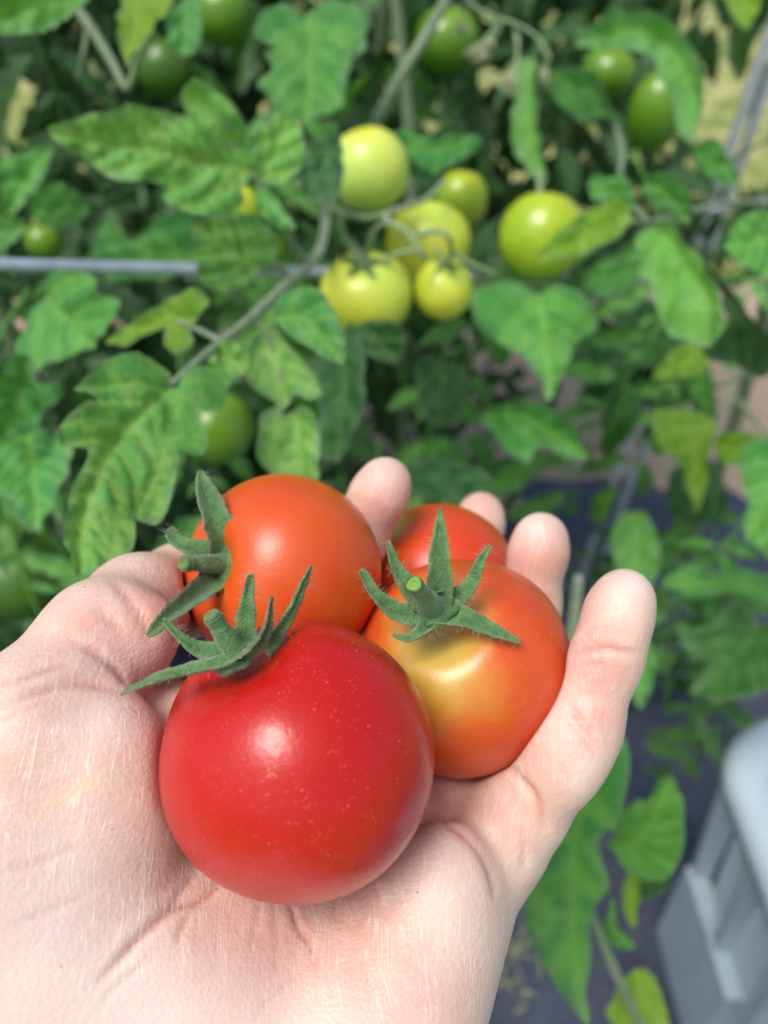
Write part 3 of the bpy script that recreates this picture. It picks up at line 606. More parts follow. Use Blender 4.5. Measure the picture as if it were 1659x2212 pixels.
HOLES = [(1525, 10, 1760, 260), (1570, 240, 1720, 420), (-300, 190, 95, 330), (1500, 740, 1800, 870), (1240, 870, 1390, 990),
         (1010, 920, 1200, 1010), (1130, 740, 1290, 860), (870, 900, 1040, 1000)]
def allowed(px, py):
    for x0, y0, x1, y1 in HOLES:
        if x0 < px < x1 and y0 < py < y1: return False
    if px < 420: return py < 1750
    if px < 880: return py < 1250
    if px < 1180: return py < 960
    if px < 1330: return py < 640
    return py < 620
def put(parent, me, pos, heading, pitch, roll, sc):
    o = bpy.data.objects.new('leaf', me); COL.objects.link(o); o.parent = parent
    o.location = Vector(pos) - Vector(parent.location); o.rotation_euler = (roll, pitch, heading); o.scale = (sc,) * 3
    o['tint'] = float(rng.uniform(0, .45)); return o
count = 0; tries = 0
while count < 270 and tries < 6000:
    tries += 1
    px, py = rng.uniform(-420, 1850), rng.uniform(-900, 1700); d = rng.uniform(.60 if px < 350 else .76, 1.25)
    if not allowed(px, py): continue
    pos = P(px, py, d)
    if pos[2] < .1 or pos[2] > 1.75: continue
    h = rng.uniform(0, 6.28); q2 = project(pos + .19 * np.array([math.cos(h), math.sin(h), -.45]))
    if not allowed(q2[0], q2[1]): continue
    q = pos + .1 * np.array([math.cos(h), math.sin(h), -.35])     # where the leaf's middle hangs
    qx, qy, qd = project(q)
    if not allowed(qx, qy) or qd < (.55 if px < 350 else .70): continue
    par = pl_back if pos[1] > .92 else (pl_left if pos[0] < -.18 else (pl_mid if pos[0] < .22 else pl_right))
    put(par, variants[rng.integers(8)], pos, h, rng.normal(.35, .35), rng.normal(0, .35), rng.uniform(.8, 1.35)); count += 1
# the tangle of leaflets deep inside the row, past counting
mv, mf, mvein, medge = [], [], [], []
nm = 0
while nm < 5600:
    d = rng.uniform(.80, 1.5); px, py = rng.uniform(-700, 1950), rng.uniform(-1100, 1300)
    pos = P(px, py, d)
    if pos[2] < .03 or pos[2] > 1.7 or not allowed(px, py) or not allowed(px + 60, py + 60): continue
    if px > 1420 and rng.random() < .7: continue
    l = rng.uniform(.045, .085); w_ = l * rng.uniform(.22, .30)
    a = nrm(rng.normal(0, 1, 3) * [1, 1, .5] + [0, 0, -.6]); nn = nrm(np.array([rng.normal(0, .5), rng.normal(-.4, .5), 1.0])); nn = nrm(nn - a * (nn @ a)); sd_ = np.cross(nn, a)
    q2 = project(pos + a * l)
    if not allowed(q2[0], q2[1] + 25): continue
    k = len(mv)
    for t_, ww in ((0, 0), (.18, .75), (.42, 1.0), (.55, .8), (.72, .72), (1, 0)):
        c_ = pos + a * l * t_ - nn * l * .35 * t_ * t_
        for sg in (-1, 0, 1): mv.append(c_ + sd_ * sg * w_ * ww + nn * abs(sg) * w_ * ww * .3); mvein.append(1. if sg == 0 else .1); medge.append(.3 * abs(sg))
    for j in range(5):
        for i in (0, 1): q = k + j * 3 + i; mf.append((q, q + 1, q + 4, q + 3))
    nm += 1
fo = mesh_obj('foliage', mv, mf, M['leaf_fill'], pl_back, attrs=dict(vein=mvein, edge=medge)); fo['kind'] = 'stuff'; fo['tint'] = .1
# a few larger leaves, coloured lighter as if better lit, just behind the near ones
for px, py, d, h, pt, sc in [(250,520,.62,2.6,.5,1.0),(120,330,.66,3.4,.5,1.0),(60,620,.55,3.9,.7,.9),(330,110,.7,.6,.6,1.1),(480,210,.68,5.2,.4,1.0),
                             (700,90,.72,4.6,.5,1.1),(880,60,.75,1.8,.4,1.1),(1350,330,.7,5.2,.7,.9),
                             (1440,560,.66,4.4,.7,.8),(620,240,.7,4.2,.6,.9),(40,1010,.52,4.6,.8,.8),(230,1040,.55,4.4,.8,.8),(420,640,.6,4.8,.6,.9),
                             (1000,690,.7,4.4,.8,.9),(1330,760,.8,4.6,.7,.8),(1080,560,.72,4.5,.6,.9),(800,950,.66,4.6,.7,.9)]:
    pos = P(px, py, d)
    par = pl_left if pos[0] < -.18 else (pl_mid if pos[0] < .22 else pl_right)
    put(par, bright_variants[rng.integers(3)], pos, h, pt, rng.normal(0, .3), sc)

# leaves of the right-hand plant hanging low over the fabric
for px, py, d, h, pt, sc, br in [(1480,1120,.86,4.3,.9,.65,1),(1590,1180,.84,4.9,.8,.65,0),(1659,1230,.8,3.6,.7,.7,1),
                                 (1420,1280,.9,4.6,.8,.6,0),(1560,1330,.8,4.4,.7,.7,1),(1640,1420,.74,3.5,.6,.7,0),(1280,1130,.9,4.6,1.0,.6,0),
                                 (1700,1020,.75,3.5,.8,.8,1),(1720,520,.75,3.4,.5,.7,1),(1480,300,.85,4.6,.8,.7,0),(1500,700,.72,4.2,.7,.7,1),
                                 (1430,640,.85,4.8,.8,.7,0),(1560,1060,.78,4.4,.8,.7,1),(1470,1200,.82,4.9,.8,.6,1),(1659,1110,.7,3.7,.6,.7,1),(1330,1060,.88,4.0,.9,.6,0),(1600,1440,.82,4.2,.7,.6,1),
                                 (1540,1180,.9,5.3,.8,.7,0),(1659,560,.7,3.7,.6,.8,1),(1180,740,.8,4.7,.8,.8,0),(1480,960,.86,5.2,.8,.6,1),(1400,1060,.95,4.4,.9,.6,0)]:
    put(pl_right, bright_variants[rng.integers(3)] if br else variants[rng.integers(8)], P(px, py, d), h, pt, rng.normal(0, .3), sc)

# ------------------------------------------------------------------ unripe fruit on the plants
def lathe_fruit(c, R, axis, squash=.9, dimple=.16, lobes=.012, nu=64, nv=40, seed=0):
    """squat fruit; axis points to the stalk end"""
    r = np.random.default_rng(seed); axis = nrm(axis); e1 = nrm(np.cross(axis, [.3, .9, .1])); e2 = np.cross(axis, e1)
    V, Fc = [], []; ph = r.uniform(0, 6)
    for j in range(nv + 1):
        th = math.pi * j / nv
        for i in range(nu):
            a = 2 * math.pi * i / nu
            rr = 1 + lobes * math.cos(5 * a + ph) * (.5 + .5 * math.cos(th)) + lobes * .7 * math.cos(2 * a + ph * 2) * math.sin(th) + lobes * .5 * math.cos(3 * a + 2 * th)
            x = math.sin(th) ** .94 * rr; z = math.cos(th) * squash
            z -= dimple * math.exp(-(x / .30) ** 2) * (1 if th < math.pi / 2 else 0)
            z += .05 * math.exp(-(x / .25) ** 2) * (1 if th > math.pi / 2 else 0)
            V.append(c + R * (x * (math.cos(a) * e1 + math.sin(a) * e2) + z * axis))
    for j in range(nv):
        for i in range(nu):
            i2 = (i + 1) % nu; Fc.append((j * nu + i, (j + 1) * nu + i, (j + 1) * nu + i2, j * nu + i2))
    return np.array(V), Fc

SEP = ((0, .12, .3, .55, .8, .95, 1), (1.35, 1.0, .8, .6, .36, .18, .12))
def sepal_mesh(path, width, hint, thick=.0009, cup=.25, n=22, shape=None, seed=0):
    """tapering fleshy ribbon along path (world points, base first)"""
    r = np.random.default_rng(seed)
    c = catmull(path, n); tg = np.gradient(c, axis=0); tg /= np.linalg.norm(tg, axis=1)[:, None]
    V, Fc, tip, rim_ = [], [], [], []; K = 7
    for i in range(n):
        t_ = i / (n - 1)
        w = width * ((1 - t_) ** .8 * .86 + .14) * (1 if t_ < .97 else .7) if shape is None else width * np.interp(t_, *shape)
        w *= 1 + .05 * math.sin(9 * t_ + seed) + r.normal(0, .05); cup_ = cup * (1 + .8 * math.sin(5 * t_ + seed * 2))
        nn = nrm(hint - tg[i] * (hint @ tg[i])); s = np.cross(tg[i], nn)
        for k in range(2 * K):
            if k < K: q = -1 + 2 * k / (K - 1); top = 1
            else: q = 1 - 2 * (k - K) / (K - 1); top = -1
            hgt = cup_ * w * q * q * .5 + top * thick * .5 * math.sqrt(max(0, 1 - .8 * q * q)) * (1 - .3 * t_) - .0004 * math.exp(-(q / .18) ** 2) * (top > 0)
            V.append(c[i] + s * q * w * .5 + nn * (hgt + r.normal(0, .0001))); tip.append(max(0, (t_ - .8) / .2)); rim_.append(max(0, abs(q) - .55) / .45 if top > 0 else .6)
    m = 2 * K
    for i in range(n - 1):
        for k in range(m):
            k2 = (k + 1) % m; Fc.append((i * m + k, i * m + k2, (i + 1) * m + k2, (i + 1) * m + k))
    Fc.append(tuple(range(m))[::-1]); Fc.append(tuple((n - 1) * m + k for k in range(m)))
    sepal_mesh.rim = rim_
    return V, Fc, tip, c

def set_ripe(o, spots, base=0.0):
    me = o.data; n = len(me.vertices); co = np.empty(n * 3); me.vertices.foreach_get('co', co); co = co.reshape(-1, 3)
    co = co + np.array(o.location) + (np.array(o.parent.location) if o.parent else 0)
    v = np.full(n, base)
    for (q, rad, amt) in spots: v = v + amt * np.exp(-(np.linalg.norm(co - q, axis=1) / rad) ** 2)
    a = me.attributes.new('ripe', 'FLOAT', 'POINT'); a.data.foreach_set('value', np.clip(v, 0, 1).astype(np.float32))
    return co

def hanging_tomato(px, py, d, r_px, mat, label, axis=(0, .1, 1), squash=.94, cal=True, group='unripe tomatoes on the plants', seed=0, stretch=None):
    R = r_px / FPX * d; c = P(px, py, d); axis = nrm(axis)
    root = thing('tomato', c + axis * R * squash, label, 'tomato', group)
    V, Fc = lathe_fruit(c, R, axis, stretch or squash, .07, .012, 48, 32, seed)
    o = mesh_obj('fruit', V, Fc, M[mat], root)
    set_ripe(o, [(c + axis * R, R * .9, .5), (c + R * np.array([.6, -.5, .3]), R * .9, .3)], .25)
    if cal:
        top = c + axis * R * ((stretch or squash) - .06)
        e1 = nrm(np.cross(axis, [.31, .2, .9])); e2 = np.cross(axis, e1)
        for k in range(5):
            a = 2 * math.pi * k / 5 + seed; dd = math.cos(a) * e1 + math.sin(a) * e2
            l = R * random.uniform(.5, .75)
            pth = [top, top + dd * l * .35 + axis * R * .05, top + dd * l * .75 + axis * R * .02, top + dd * l + axis * R * random.uniform(.0, .25)]
            v, f, tp, _ = sepal_mesh(pth, R * .22, axis, .0007, .2, 12, seed=k)
            mesh_obj('sepal', v, f, M['sepal'], root, attrs=dict(tip=tp))
        v, f = tube([top - axis * R * .03, top + axis * R * .25 + .004 * e1, top + axis * R * .5 + .01 * e1], [R * .09, R * .07, R * .06], 8, 8)
        mesh_obj('pedicel', v, f, M['truss'], root)
    return root
hanging_tomato(797, 366, .53, 86, 'pale_lime', 'pale lime tomato at the top of the truss, partly behind a dark leaf', (-.25, .0, 1), .98, seed=1, cal=False)
hanging_tomato(995, 432, .66, 58, 'lime', 'small lime green tomato behind the truss, right of its stalks', (.1, .2, 1), 1.0, seed=2, cal=False, stretch=1.05)
hanging_tomato(925, 522, .61, 92, 'yellow', 'yellow tomato behind the curled truss stalks, above the smallest one', (.0, -.2, 1), .86, seed=3, cal=False)
hanging_tomato(790, 636, .52, 99, 'yellow', 'large pale yellow tomato hanging lowest left on the truss', (-.05, -.3, 1), .84, seed=4)
hanging_tomato(958, 625, .53, 64, 'yellow', 'smallest round yellow tomato hanging lowest right on the truss', (.05, -.25, 1), .98, seed=5)
hanging_tomato(1170, 512, .58, 92, 'lime', 'round lime tomato with a bright leaf across its lower right', (.1, .5, 1), 1.0, seed=6, cal=False)
hanging_tomato(1313, 157, .78, 60, 'green', 'green tomato tucked under the big arching leaf at upper right', (.1, .0, 1), .84, seed=7, cal=False)
hanging_tomato(1417, 243, .72, 60, 'green', 'egg-shaped glossy green tomato below the arching leaf at upper right', (.0, -.1, 1), 1.3, seed=8, cal=False, stretch=1.36)
hanging_tomato(470, 925, .46, 78, 'green', 'dark green tomato half hidden behind the speckled leaf', (0, .0, 1), .98, seed=9, cal=False)
hanging_tomato(45, 1250, .62, 92, 'shaded_green', 'shaded dark green tomato low at the left edge behind the thumb', (0, .0, 1), .98, seed=10, cal=False)
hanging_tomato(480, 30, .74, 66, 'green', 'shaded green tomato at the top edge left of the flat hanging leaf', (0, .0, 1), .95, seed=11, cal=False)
hanging_tomato(355, 150, .72, 60, 'shaded_green', 'dim green tomato under the bright backlit leaf near the top left', (0, .0, 1), 1.0, seed=12, cal=False)
hanging_tomato(965, 88, .80, 72, 'green', 'shaded olive green tomato behind the withered flowers at the top', (0, .0, 1), .9, seed=13, cal=False)
hanging_tomato(520, 452, .52, 48, 'lime', 'yellow tomato peeping out between the upper speckled leaf and the round leaf', (0, .0, 1), 1.0, seed=14, cal=False)
hanging_tomato(95, 522, .62, 40, 'green', 'small olive green tomato above the wire near the left edge', (0, .0, 1), .95, seed=15, cal=False)
hanging_tomato(575, 545, .55, 42, 'green', 'green tomato mostly hidden behind the round leaf on the wire', (0, .0, 1), .95, seed=16, cal=False)

# truss stalks that carry the yellow fruit
def truss(pts, rad): return stalk(pl_mid, pts, [r_ * 1.25 for r_ in rad], 'truss', 'truss_stalk')
truss([(640,395,.5),(690,420,.5),(735,458,.5),(800,470,.5),(860,452,.51),(920,430,.53),(960,390,.58)], [.0016,.0017,.0017,.0015,.0012])
truss([(735,458,.5),(742,500,.51),(760,545,.52),(785,572,.52)], [.0014,.0014,.0016])
truss([(830,465,.5),(845,482,.49),(880,500,.485),(905,540,.485),(920,558,.49)], [.0015,.0016,.0015])
truss([(845,482,.49),(815,490,.5),(800,520,.51),(795,560,.52)], [.0013,.0013,.0015])
truss([(890,512,.485),(940,500,.485),(968,512,.485),(975,545,.5),(962,572,.52)], [.0014,.0014,.0015])
truss([(905,540,.485),(860,548,.49),(822,568,.5)], [.0013,.0012,.001])
truss([(975,545,.5),(1010,565,.5),(1068,590,.5)], [.0012,.001,.0008])
truss([(1168,420,.58),(1165,380,.6),(1172,330,.64)], [.0018,.0016,.0014])

# withered flowers hanging at the top
fl = thing('flower_truss', P(1050, 20, .66), 'withered drooping blossom cluster hanging at the top edge', 'flowers')
def fstem(pts, rad, mat='truss', name='flower_stalk'):
    v, f = tube([P(*q) for q in pts], rad, None, 8); return mesh_obj(name, v, f, M[mat], fl)
fstem([(985,-40,.66),(1020,10,.66),(1060,35,.65),(1110,50,.64),(1160,80,.63),(1190,130,.63)], [.002,.0018,.0014,.001])
for j, (bx, by, tx, ty) in enumerate([(1090,45,1010,125),(1080,60,1030,138),(1110,55,1112,215),(1120,70,1095,200),(985,10,1000,78),(1160,80,1187,185),(1065,40,1050,110)]):
    fstem([(bx,by,.645),((bx+tx)/2+8,(by+ty)/2-12,.64),(tx+ (bx-tx)*.35,ty+(by-ty)*.35,.64)], [.0012,.001,.0012])
    s0 = (tx + (bx - tx) * .38, ty + (by - ty) * .38)
    for k in range(5):
        off = (k - 2) * 7
        pth = [P(*s0, .64), P((s0[0]+tx)/2 + off, (s0[1]+ty)/2, .64 + .004 * math.sin(k * 2.4)), P(tx + off * .8, ty + abs(off) * -.4, .64)]
        v, f, tp, _ = sepal_mesh(pth, .0042, nrm(CAM - pth[1]) + .4 * np.array([math.sin(k * 2), 0, math.cos(k)]), .0007, .3, 10, seed=k + j)
        mesh_obj('petal', v, f, M['bud'], fl, attrs=dict(tip=tp))

# ------------------------------------------------------------------ wire support and cage rods
w0 = thing('support_wire', P(-300, 562, .42), 'pale galvanised horizontal wire running behind the round leaf', 'wire')
_a, _b = P(0, 572, .46), P(1400, 603, .862)
v, f = tube([_a - .9 * (_b - _a), P(-300, 565, .42), P(0, 572, .46), P(700, 587, .60), P(1400, 603, .862), P(1560, 607, .96)], [.0040, .0040], 40, 12)
mesh_obj('rod', v, f, M['wire'], w0)
cg = thing('plant_cage', (.37, 1.0, 0), 'upright pair of galvanised cage rods at the right edge', 'plant cage')
TOPA, TOPB = P(1668, 60, .88), P(1700, 60, .92)
for top, bot in ((TOPA, np.array([.355, 1.0, -.02])), (TOPB, np.array([.395, 1.02, -.02]))):
    up = top + (top - bot) * .25
    v, f = tube([bot, (bot + top) / 2, up], [.0066, .0066], 12, 12); mesh_obj('rod', v, f, M['wire'], cg)
v, f = tube([P(1530, 455, .95), P(1600, 440, .95), P(1720, 432, .98), P(1900, 440, 1.02)], [.003, .003], 20, 8); mesh_obj('ring_wire', v, f, M['wire'], cg)

# ------------------------------------------------------------------ storage bin
def rrect(x0, x1, y0, y1, r, z, n=8):
    out = []
    for cx, cy, a0 in ((x1 - r, y1 - r, 0), (x0 + r, y1 - r, 90), (x0 + r, y0 + r, 180), (x1 - r, y0 + r, 270)):
        for k in range(n + 1):
            a = math.radians(a0 + 90 * k / n); out.append((cx + r * math.cos(a), cy + r * math.sin(a), z))
    return out
def loft(rings, close=False):
    n = len(rings[0]); V = [p for r_ in rings for p in r_]; Fc = []
    m = len(rings); rngj = range(m) if close else range(m - 1)
    for j in rngj:
        for i in range(n):
            i2 = (i + 1) % n; a, b = j * n, ((j + 1) % m) * n; Fc.append((a + i, a + i2, b + i2, b + i))
    return V, Fc
bx = thing('storage_bin', (.55, .18, 0), 'grey blue ribbed plastic storage bin standing on the dark fabric', 'bin')
X0, X1, Y0, Y1 = .347, .80, -.25, .435
rings = [rrect(X0 + .03, X1 - .03, Y0 + .03, Y1 - .03, .05, .004), rrect(X0 + .022, X1 - .022, Y0 + .022, Y1 - .022, .06, .012),
         rrect(X0 + .005, X1 - .005, Y0 + .005, Y1 - .005, .06, .38), rrect(X0 + .012, X1 - .012, Y0 + .012, Y1 - .012, .055, .38),
         rrect(X0 + .028, X1 - .028, Y0 + .028, Y1 - .028, .055, .02)]
V, Fc = loft(rings); n_ = len(rings[0]); Fc.append(tuple(range(n_))[::-1]); Fc.append(tuple(4 * n_ + i for i in range(n_)))
b_ = mesh_obj('body', V, Fc, M['plastic'], bx)
e = .024
rim = [rrect(X0 - e, X1 + e, Y0 - e, Y1 + e, .08, .372), rrect(X0 - e - .003, X1 + e + .003, Y0 - e - .003, Y1 + e + .003, .083, .385),
       rrect(X0 - e, X1 + e, Y0 - e, Y1 + e, .08, .398), rrect(X0 - e + .008, X1 + e - .008, Y0 - e + .008, Y1 + e - .008, .075, .404),
       rrect(X0 + .006, X1 - .006, Y0 + .006, Y1 - .006, .06, .404), rrect(X0 + .012, X1 - .012, Y0 + .012, Y1 - .012, .055, .397),
       rrect(X0 + .0125, X1 - .0125, Y0 + .0125, Y1 - .0125, .055, .376), rrect(X0 - e + .005, X1 + e - .005, Y0 - e + .005, Y1 + e - .005, .076, .376)]
V, Fc = loft(rim, True); mesh_obj('rim', V, Fc, M['lit_plastic'], bx)
def wedge(y0, y1, z0, z1, xt, xb):
    """rib on the left wall, from z0 up to z1, standing out to xt at the top and xb at the bottom"""
    wall = lambda z: X0 + .023 - .018 * z / .38 + .004
    V = [(wall(z0), y0, z0), (wall(z0), y1, z0), (wall(z1), y1, z1), (wall(z1), y0, z1), (xb, y0 + .002, z0), (xb, y1 - .002, z0), (xt, y1 - .002, z1), (xt, y0 + .002, z1)]
    return V, [(0, 1, 2, 3), (4, 7, 6, 5), (0, 4, 5, 1), (1, 5, 6, 2), (2, 6, 7, 3), (3, 7, 4, 0)]
for y0, y1, z0, z1, xt, xb in ((.395, .408, .16, .374, X0 - .018, X0 + .002), (.318, .331, .16, .374, X0 - .018, X0 + .002), (.24, .253, .16, .374, X0 - .018, X0 + .002), (.16, .173, .16, .374, X0 - .018, X0 + .002)):
    v, f = wedge(y0, y1, z0, z1, xt, xb); mesh_obj('rib', v, f, M['plastic'], bx, smooth=False)
v, f = wedge(.275, .412, .006, .18, X0 - .004, X0 + .002); mesh_obj('corner_panel', v, f, M['plastic'], bx, smooth=False)

# a dry little weed in the dark fabric
def on_ground(px, py, z=.0):
    r_ = P(px, py, 1.) - CAM; return CAM + r_ * ((z - CAM[2]) / r_[2])
g0 = on_ground(1105, 2060); wd_ = thing('weed', g0, 'small withered brown-green weed on the dark fabric below the hand', 'weed')
for k in range(9):
    a = k * 2.4; l = rng.uniform(.03, .075); tp_ = g0 + np.array([math.cos(a) * l, math.sin(a) * l, rng.uniform(.02, .06)])
    v, f = tube([g0, (g0 + tp_) / 2 + np.array([0, 0, .015]), tp_], [.0016, .0012, .0006], 8, 5); mesh_obj('stem', v, f, M['bud'], wd_)
    for j in range(3):
        q = g0 + (tp_ - g0) * (.5 + .25 * j); b = a + (1.1 if j % 2 else -1.1); e_ = q + np.array([math.cos(b) * .018, math.sin(b) * .018, .006])
        v, f, tp2, _ = sepal_mesh([q, (q + e_) / 2 + np.array([0, 0, .003]), e_], .007, np.array([0, 0, 1.]), .0006, .3, 8, seed=k + j); mesh_obj('leaf', v, f, M['bud'], wd_)

# ------------------------------------------------------------------ harvested tomatoes in the hand
def held(name_label, c_px, R, squash, axis, mat, seed, dimple=.2, lobes=.014):
    c = P(*c_px); root = thing('tomato', c - np.array([0, 0, R * .9]), name_label, 'tomato', 'ripening tomatoes held in the hand')
    V, Fc = lathe_fruit(c, R, axis, squash, dimple, lobes, 112, 72, seed)
    o = mesh_obj('fruit', V, Fc, M[mat], root); return root, o, c, R
def scar(o, spots):
    me = o.data; n = len(me.vertices); co = np.empty(n * 3); me.vertices.foreach_get('co', co)
    co = co.reshape(-1, 3) + np.array(o.location) + np.array(o.parent.location); v = np.zeros(n)
    for q, rad, amt in spots: v += amt * np.exp(-(np.linalg.norm(co - q, axis=1) / rad) ** 2)
    a = me.attributes.new('scar', 'FLOAT', 'POINT'); a.data.foreach_set('value', np.clip(v, 0, 1).astype(np.float32))
def camv(x, y, z): return x * RT + y * UP + z * FW
def ax_to(c, px, py, d): return nrm(P(px, py, d) - c)

C_RED, R_RED = (645, 1629, .174), .0308
C_OR, R_OR = (1002, 1437, .218), .0304
C_BK, R_BK = (613, 1238, .222), .0286
C_4, R_4 = (950, 1254, .272), .0275
red_ax = nrm(P(520, 1425, .163) - P(*C_RED)); or_ax = nrm(P(938, 1316, .193) - P(*C_OR)); bk_ax = nrm(P(490, 1222, .208) - P(*C_BK))
t_red, f_red, c_red, _ = held('large deep red tomato in front of the others on the palm', C_RED, R_RED, .97, red_ax, 'red', 3, .18, .017)
t_or, f_or, c_or, _ = held('orange tomato with a golden shoulder and six-pointed green star calyx', C_OR, R_OR, .95, or_ax, 'orange', 5, .24, .014)
t_bk, f_bk, c_bk, _ = held('orange-red tomato at the back beside the thumb', C_BK, R_BK, .95, bk_ax, 'tangerine', 8, .22, .010)
t_4, f_4, c_4, _ = held('orange tomato with yellow patch mostly hidden behind the others at the fingertips', C_4, R_4, .96, nrm(P(700, 1200, .285) - P(*C_4)), 'vermilion', 11, .2, .01)
set_ripe(f_red, [(P(520, 1430, .16), .010, .25)], .3); scar(f_red, [(P(610, 1710, .146), .010, 1.0), (P(560, 1480, .15), .005, .5), (P(850, 1400, .165), .014, .45)])
set_ripe(f_or, [(P(925, 1440, .19), .018, .42), (P(945, 1345, .19), .014, .40), (P(975, 1480, .19), .018, .22), (P(900, 1510, .195), .014, .2), (P(870, 1250, .2), .016, .3), (P(935, 1225, .2), .014, .2)], .18)
scar(f_or, [(P(1180, 1400, .2), .014, .4), (P(1035, 1490, .187), .006, .4)])
set_ripe(f_bk, [(P(600, 1060, .225), .014, .35), (P(500, 1230, .21), .010, .3), (P(560, 1330, .2), .016, .15), (P(770, 1300, .21), .012, .15)], .32); scar(f_bk, [])
set_ripe(f_4, [(P(822, 1140, .262), .011, .9)], .3); scar(f_4, [])

def calyx(root, center, disc_r, axis, sepals, stub, label=None, dome=.0008):
    """star calyx: disc, sepals and the cut stalk; sepals = (points, width, hint, material)"""
    axis = nrm(axis); e1 = nrm(np.cross(axis, [.2, .4, .8])); e2 = np.cross(axis, e1)
    V, Fc = [center + axis * (dome + .0012)], []; n = 28
    for j, (rr, hh) in enumerate(((.35, .0011), (.7, .0008), (1.0, .0002), (.9, -.0010))):
        for i in range(n):
            a = 2 * math.pi * i / n; w_ = 1 + .10 * math.cos(5 * a + 1) * (rr > .6)
            V.append(center + disc_r * rr * w_ * (math.cos(a) * e1 + math.sin(a) * e2) + axis * (hh + dome))
    for i in range(n): Fc.append((0, 1 + i, 1 + (i + 1) % n))
    for j in range(3):
        for i in range(n): Fc.append((1 + j * n + i, 1 + (j + 1) * n + i, 1 + (j + 1) * n + (i + 1) % n, 1 + j * n + (i + 1) % n))
    cal = mesh_obj('calyx', V, Fc, M['sepal'], root, attrs=dict(tip=[0] * len(V)))
    HV, HF = [], []
    def hair(p, d, l, rad=.00004):
        k = len(HV); d = nrm(d); b = nrm(np.cross(d, [.3, .5, .8])); c_ = np.cross(d, b); bendv = rng.normal(0, .25, 3) * l
        for q, rr in ((p, rad), (p + d * l * .5 + bendv * .3, rad * .8), (p + d * l + bendv, rad * .3)):
            for a in (0, 2.1, 4.2): HV.append(q + rr * (math.cos(a) * b + math.sin(a) * c_))
        for s in (0, 3):
            for i in range(3):
                i2 = (i + 1) % 3; HF.append((k + s + i, k + s + i2, k + s + 3 + i2, k + s + 3 + i))
    for j, (pts, wd, hint, mt) in enumerate(sepals):
        pth = [P(*q) for q in pts]
        wd *= 1.22
        v, f, tp, c = sepal_mesh(pth, wd, nrm(hint), .0009, .45, 34, shape=SEP, seed=j + 3)
        s_ = mesh_obj('sepal', v, f, M[mt], root, attrs=dict(tip=tp, rim=sepal_mesh.rim)); s_.parent = cal; s_.location = (0, 0, 0)
        tg = np.gradient(c, axis=0)
        for _ in range(46):
            i = rng.integers(5, 33); nn = nrm(hint - nrm(tg[i]) * (hint @ nrm(tg[i]))); sd_ = np.cross(nrm(tg[i]), nn); sg = rng.choice((-1, 1))
            w_ = wd * np.interp(i / 33, *SEP)
            hair(c[i] + sd_ * sg * w_ * .48 + nn * .0003, sd_ * sg + nn * rng.normal(.3, .5) + rng.normal(0, .3, 3), rng.uniform(.0007, .0021))
    (a_, b_, r0, r1) = stub
    A, B = P(*a_), P(*b_); dv = nrm(B - A)
    v, f = tube([A - dv * .001, A + dv * .0004, A * .6 + B * .4, A * .25 + B * .75, B - dv * .0006, B], [r0 * 1.25, r0 * 1.1, r0 * .95, r1 * .93, r1 * 1.04, r1 * .92], 26, 18, wob=.14)
    st = mesh_obj('stalk', v, f, M['sepal'], root, attrs=dict(tip=[0] * len(v))); st.parent = cal; st.location = (0, 0, 0)
    b1 = nrm(np.cross(dv, [.3, .9, .2])); b2 = np.cross(dv, b1); V = [B + dv * .0002]; Fc = []
    for rr, hh in ((.35, .0002), (.55, .0006), (.8, .0005), (.95, .0)):
        for i in range(16): a = 2 * math.pi * i / 16; V.append(B + r1 * .93 * rr * (1 + .06 * math.sin(3 * a)) * (math.cos(a) * b1 + math.sin(a) * b2) + dv * (hh + .0001))
    Fc = [(0, 1 + i, 1 + (i + 1) % 16) for i in range(16)] + [(1 + j * 16 + i, 1 + (j + 1) * 16 + i, 1 + (j + 1) * 16 + (i + 1) % 16, 1 + j * 16 + (i + 1) % 16) for j in range(3) for i in range(16)]
    ce = mesh_obj('stalk_end', V, Fc, M['cut_stalk' if root == t_or else 'sepal'], root, attrs=dict(tip=[.8] * len(V))); ce.parent = cal; ce.location = (0, 0, 0)
    hv = mesh_obj('hairs', HV, HF, M['hair'], root); hv.parent = cal; hv.location = (0, 0, 0); hv['kind'] = 'stuff'
    return cal

view = lambda q: nrm(CAM - P(*q))
# orange tomato (six sepals)
V0 = view((938, 1311, .19))
calyx(t_or, P(940, 1314, .1915), .0060, or_ax, [
    ([(940,1305,.1915),(950,1270,.1895),(949,1205,.188),(950,1150,.1885),(951,1098,.190)], .0066, V0 + camv(0, -.5, 0), 'sepal'),
    ([(925,1300,.1915),(902,1288,.190),(875,1256,.189),(851,1213,.189),(838,1168,.190)], .0056, V0 + camv(.3, -.3, 0), 'sepal'),
    ([(915,1325,.1915),(890,1330,.190),(848,1318,.189),(808,1283,.188),(786,1245,.188),(778,1231,.1885)], .0052, V0 + camv(.2, .5, 0), 'sepal'),
    ([(930,1342,.191),(925,1356,.189),(905,1372,.187),(880,1382,.1865),(848,1371,.187)], .0044, V0 + camv(0, 1.2, 0), 'sepal'),
    ([(955,1325,.1915),(985,1330,.189),(1020,1340,.188),(1070,1363,.188),(1124,1388,.189)], .0064, V0 + camv(-.1, .4, 0), 'sepal'),
    ([(960,1300,.1915),(1000,1282,.190),(1026,1248,.189),(1043,1208,.188),(1062,1178,.1875)], .0046, V0 + camv(-.5, 0, 0), 'sepal')],
    ((938, 1318, .1915), (895, 1262, .1775), .0031, .0021))
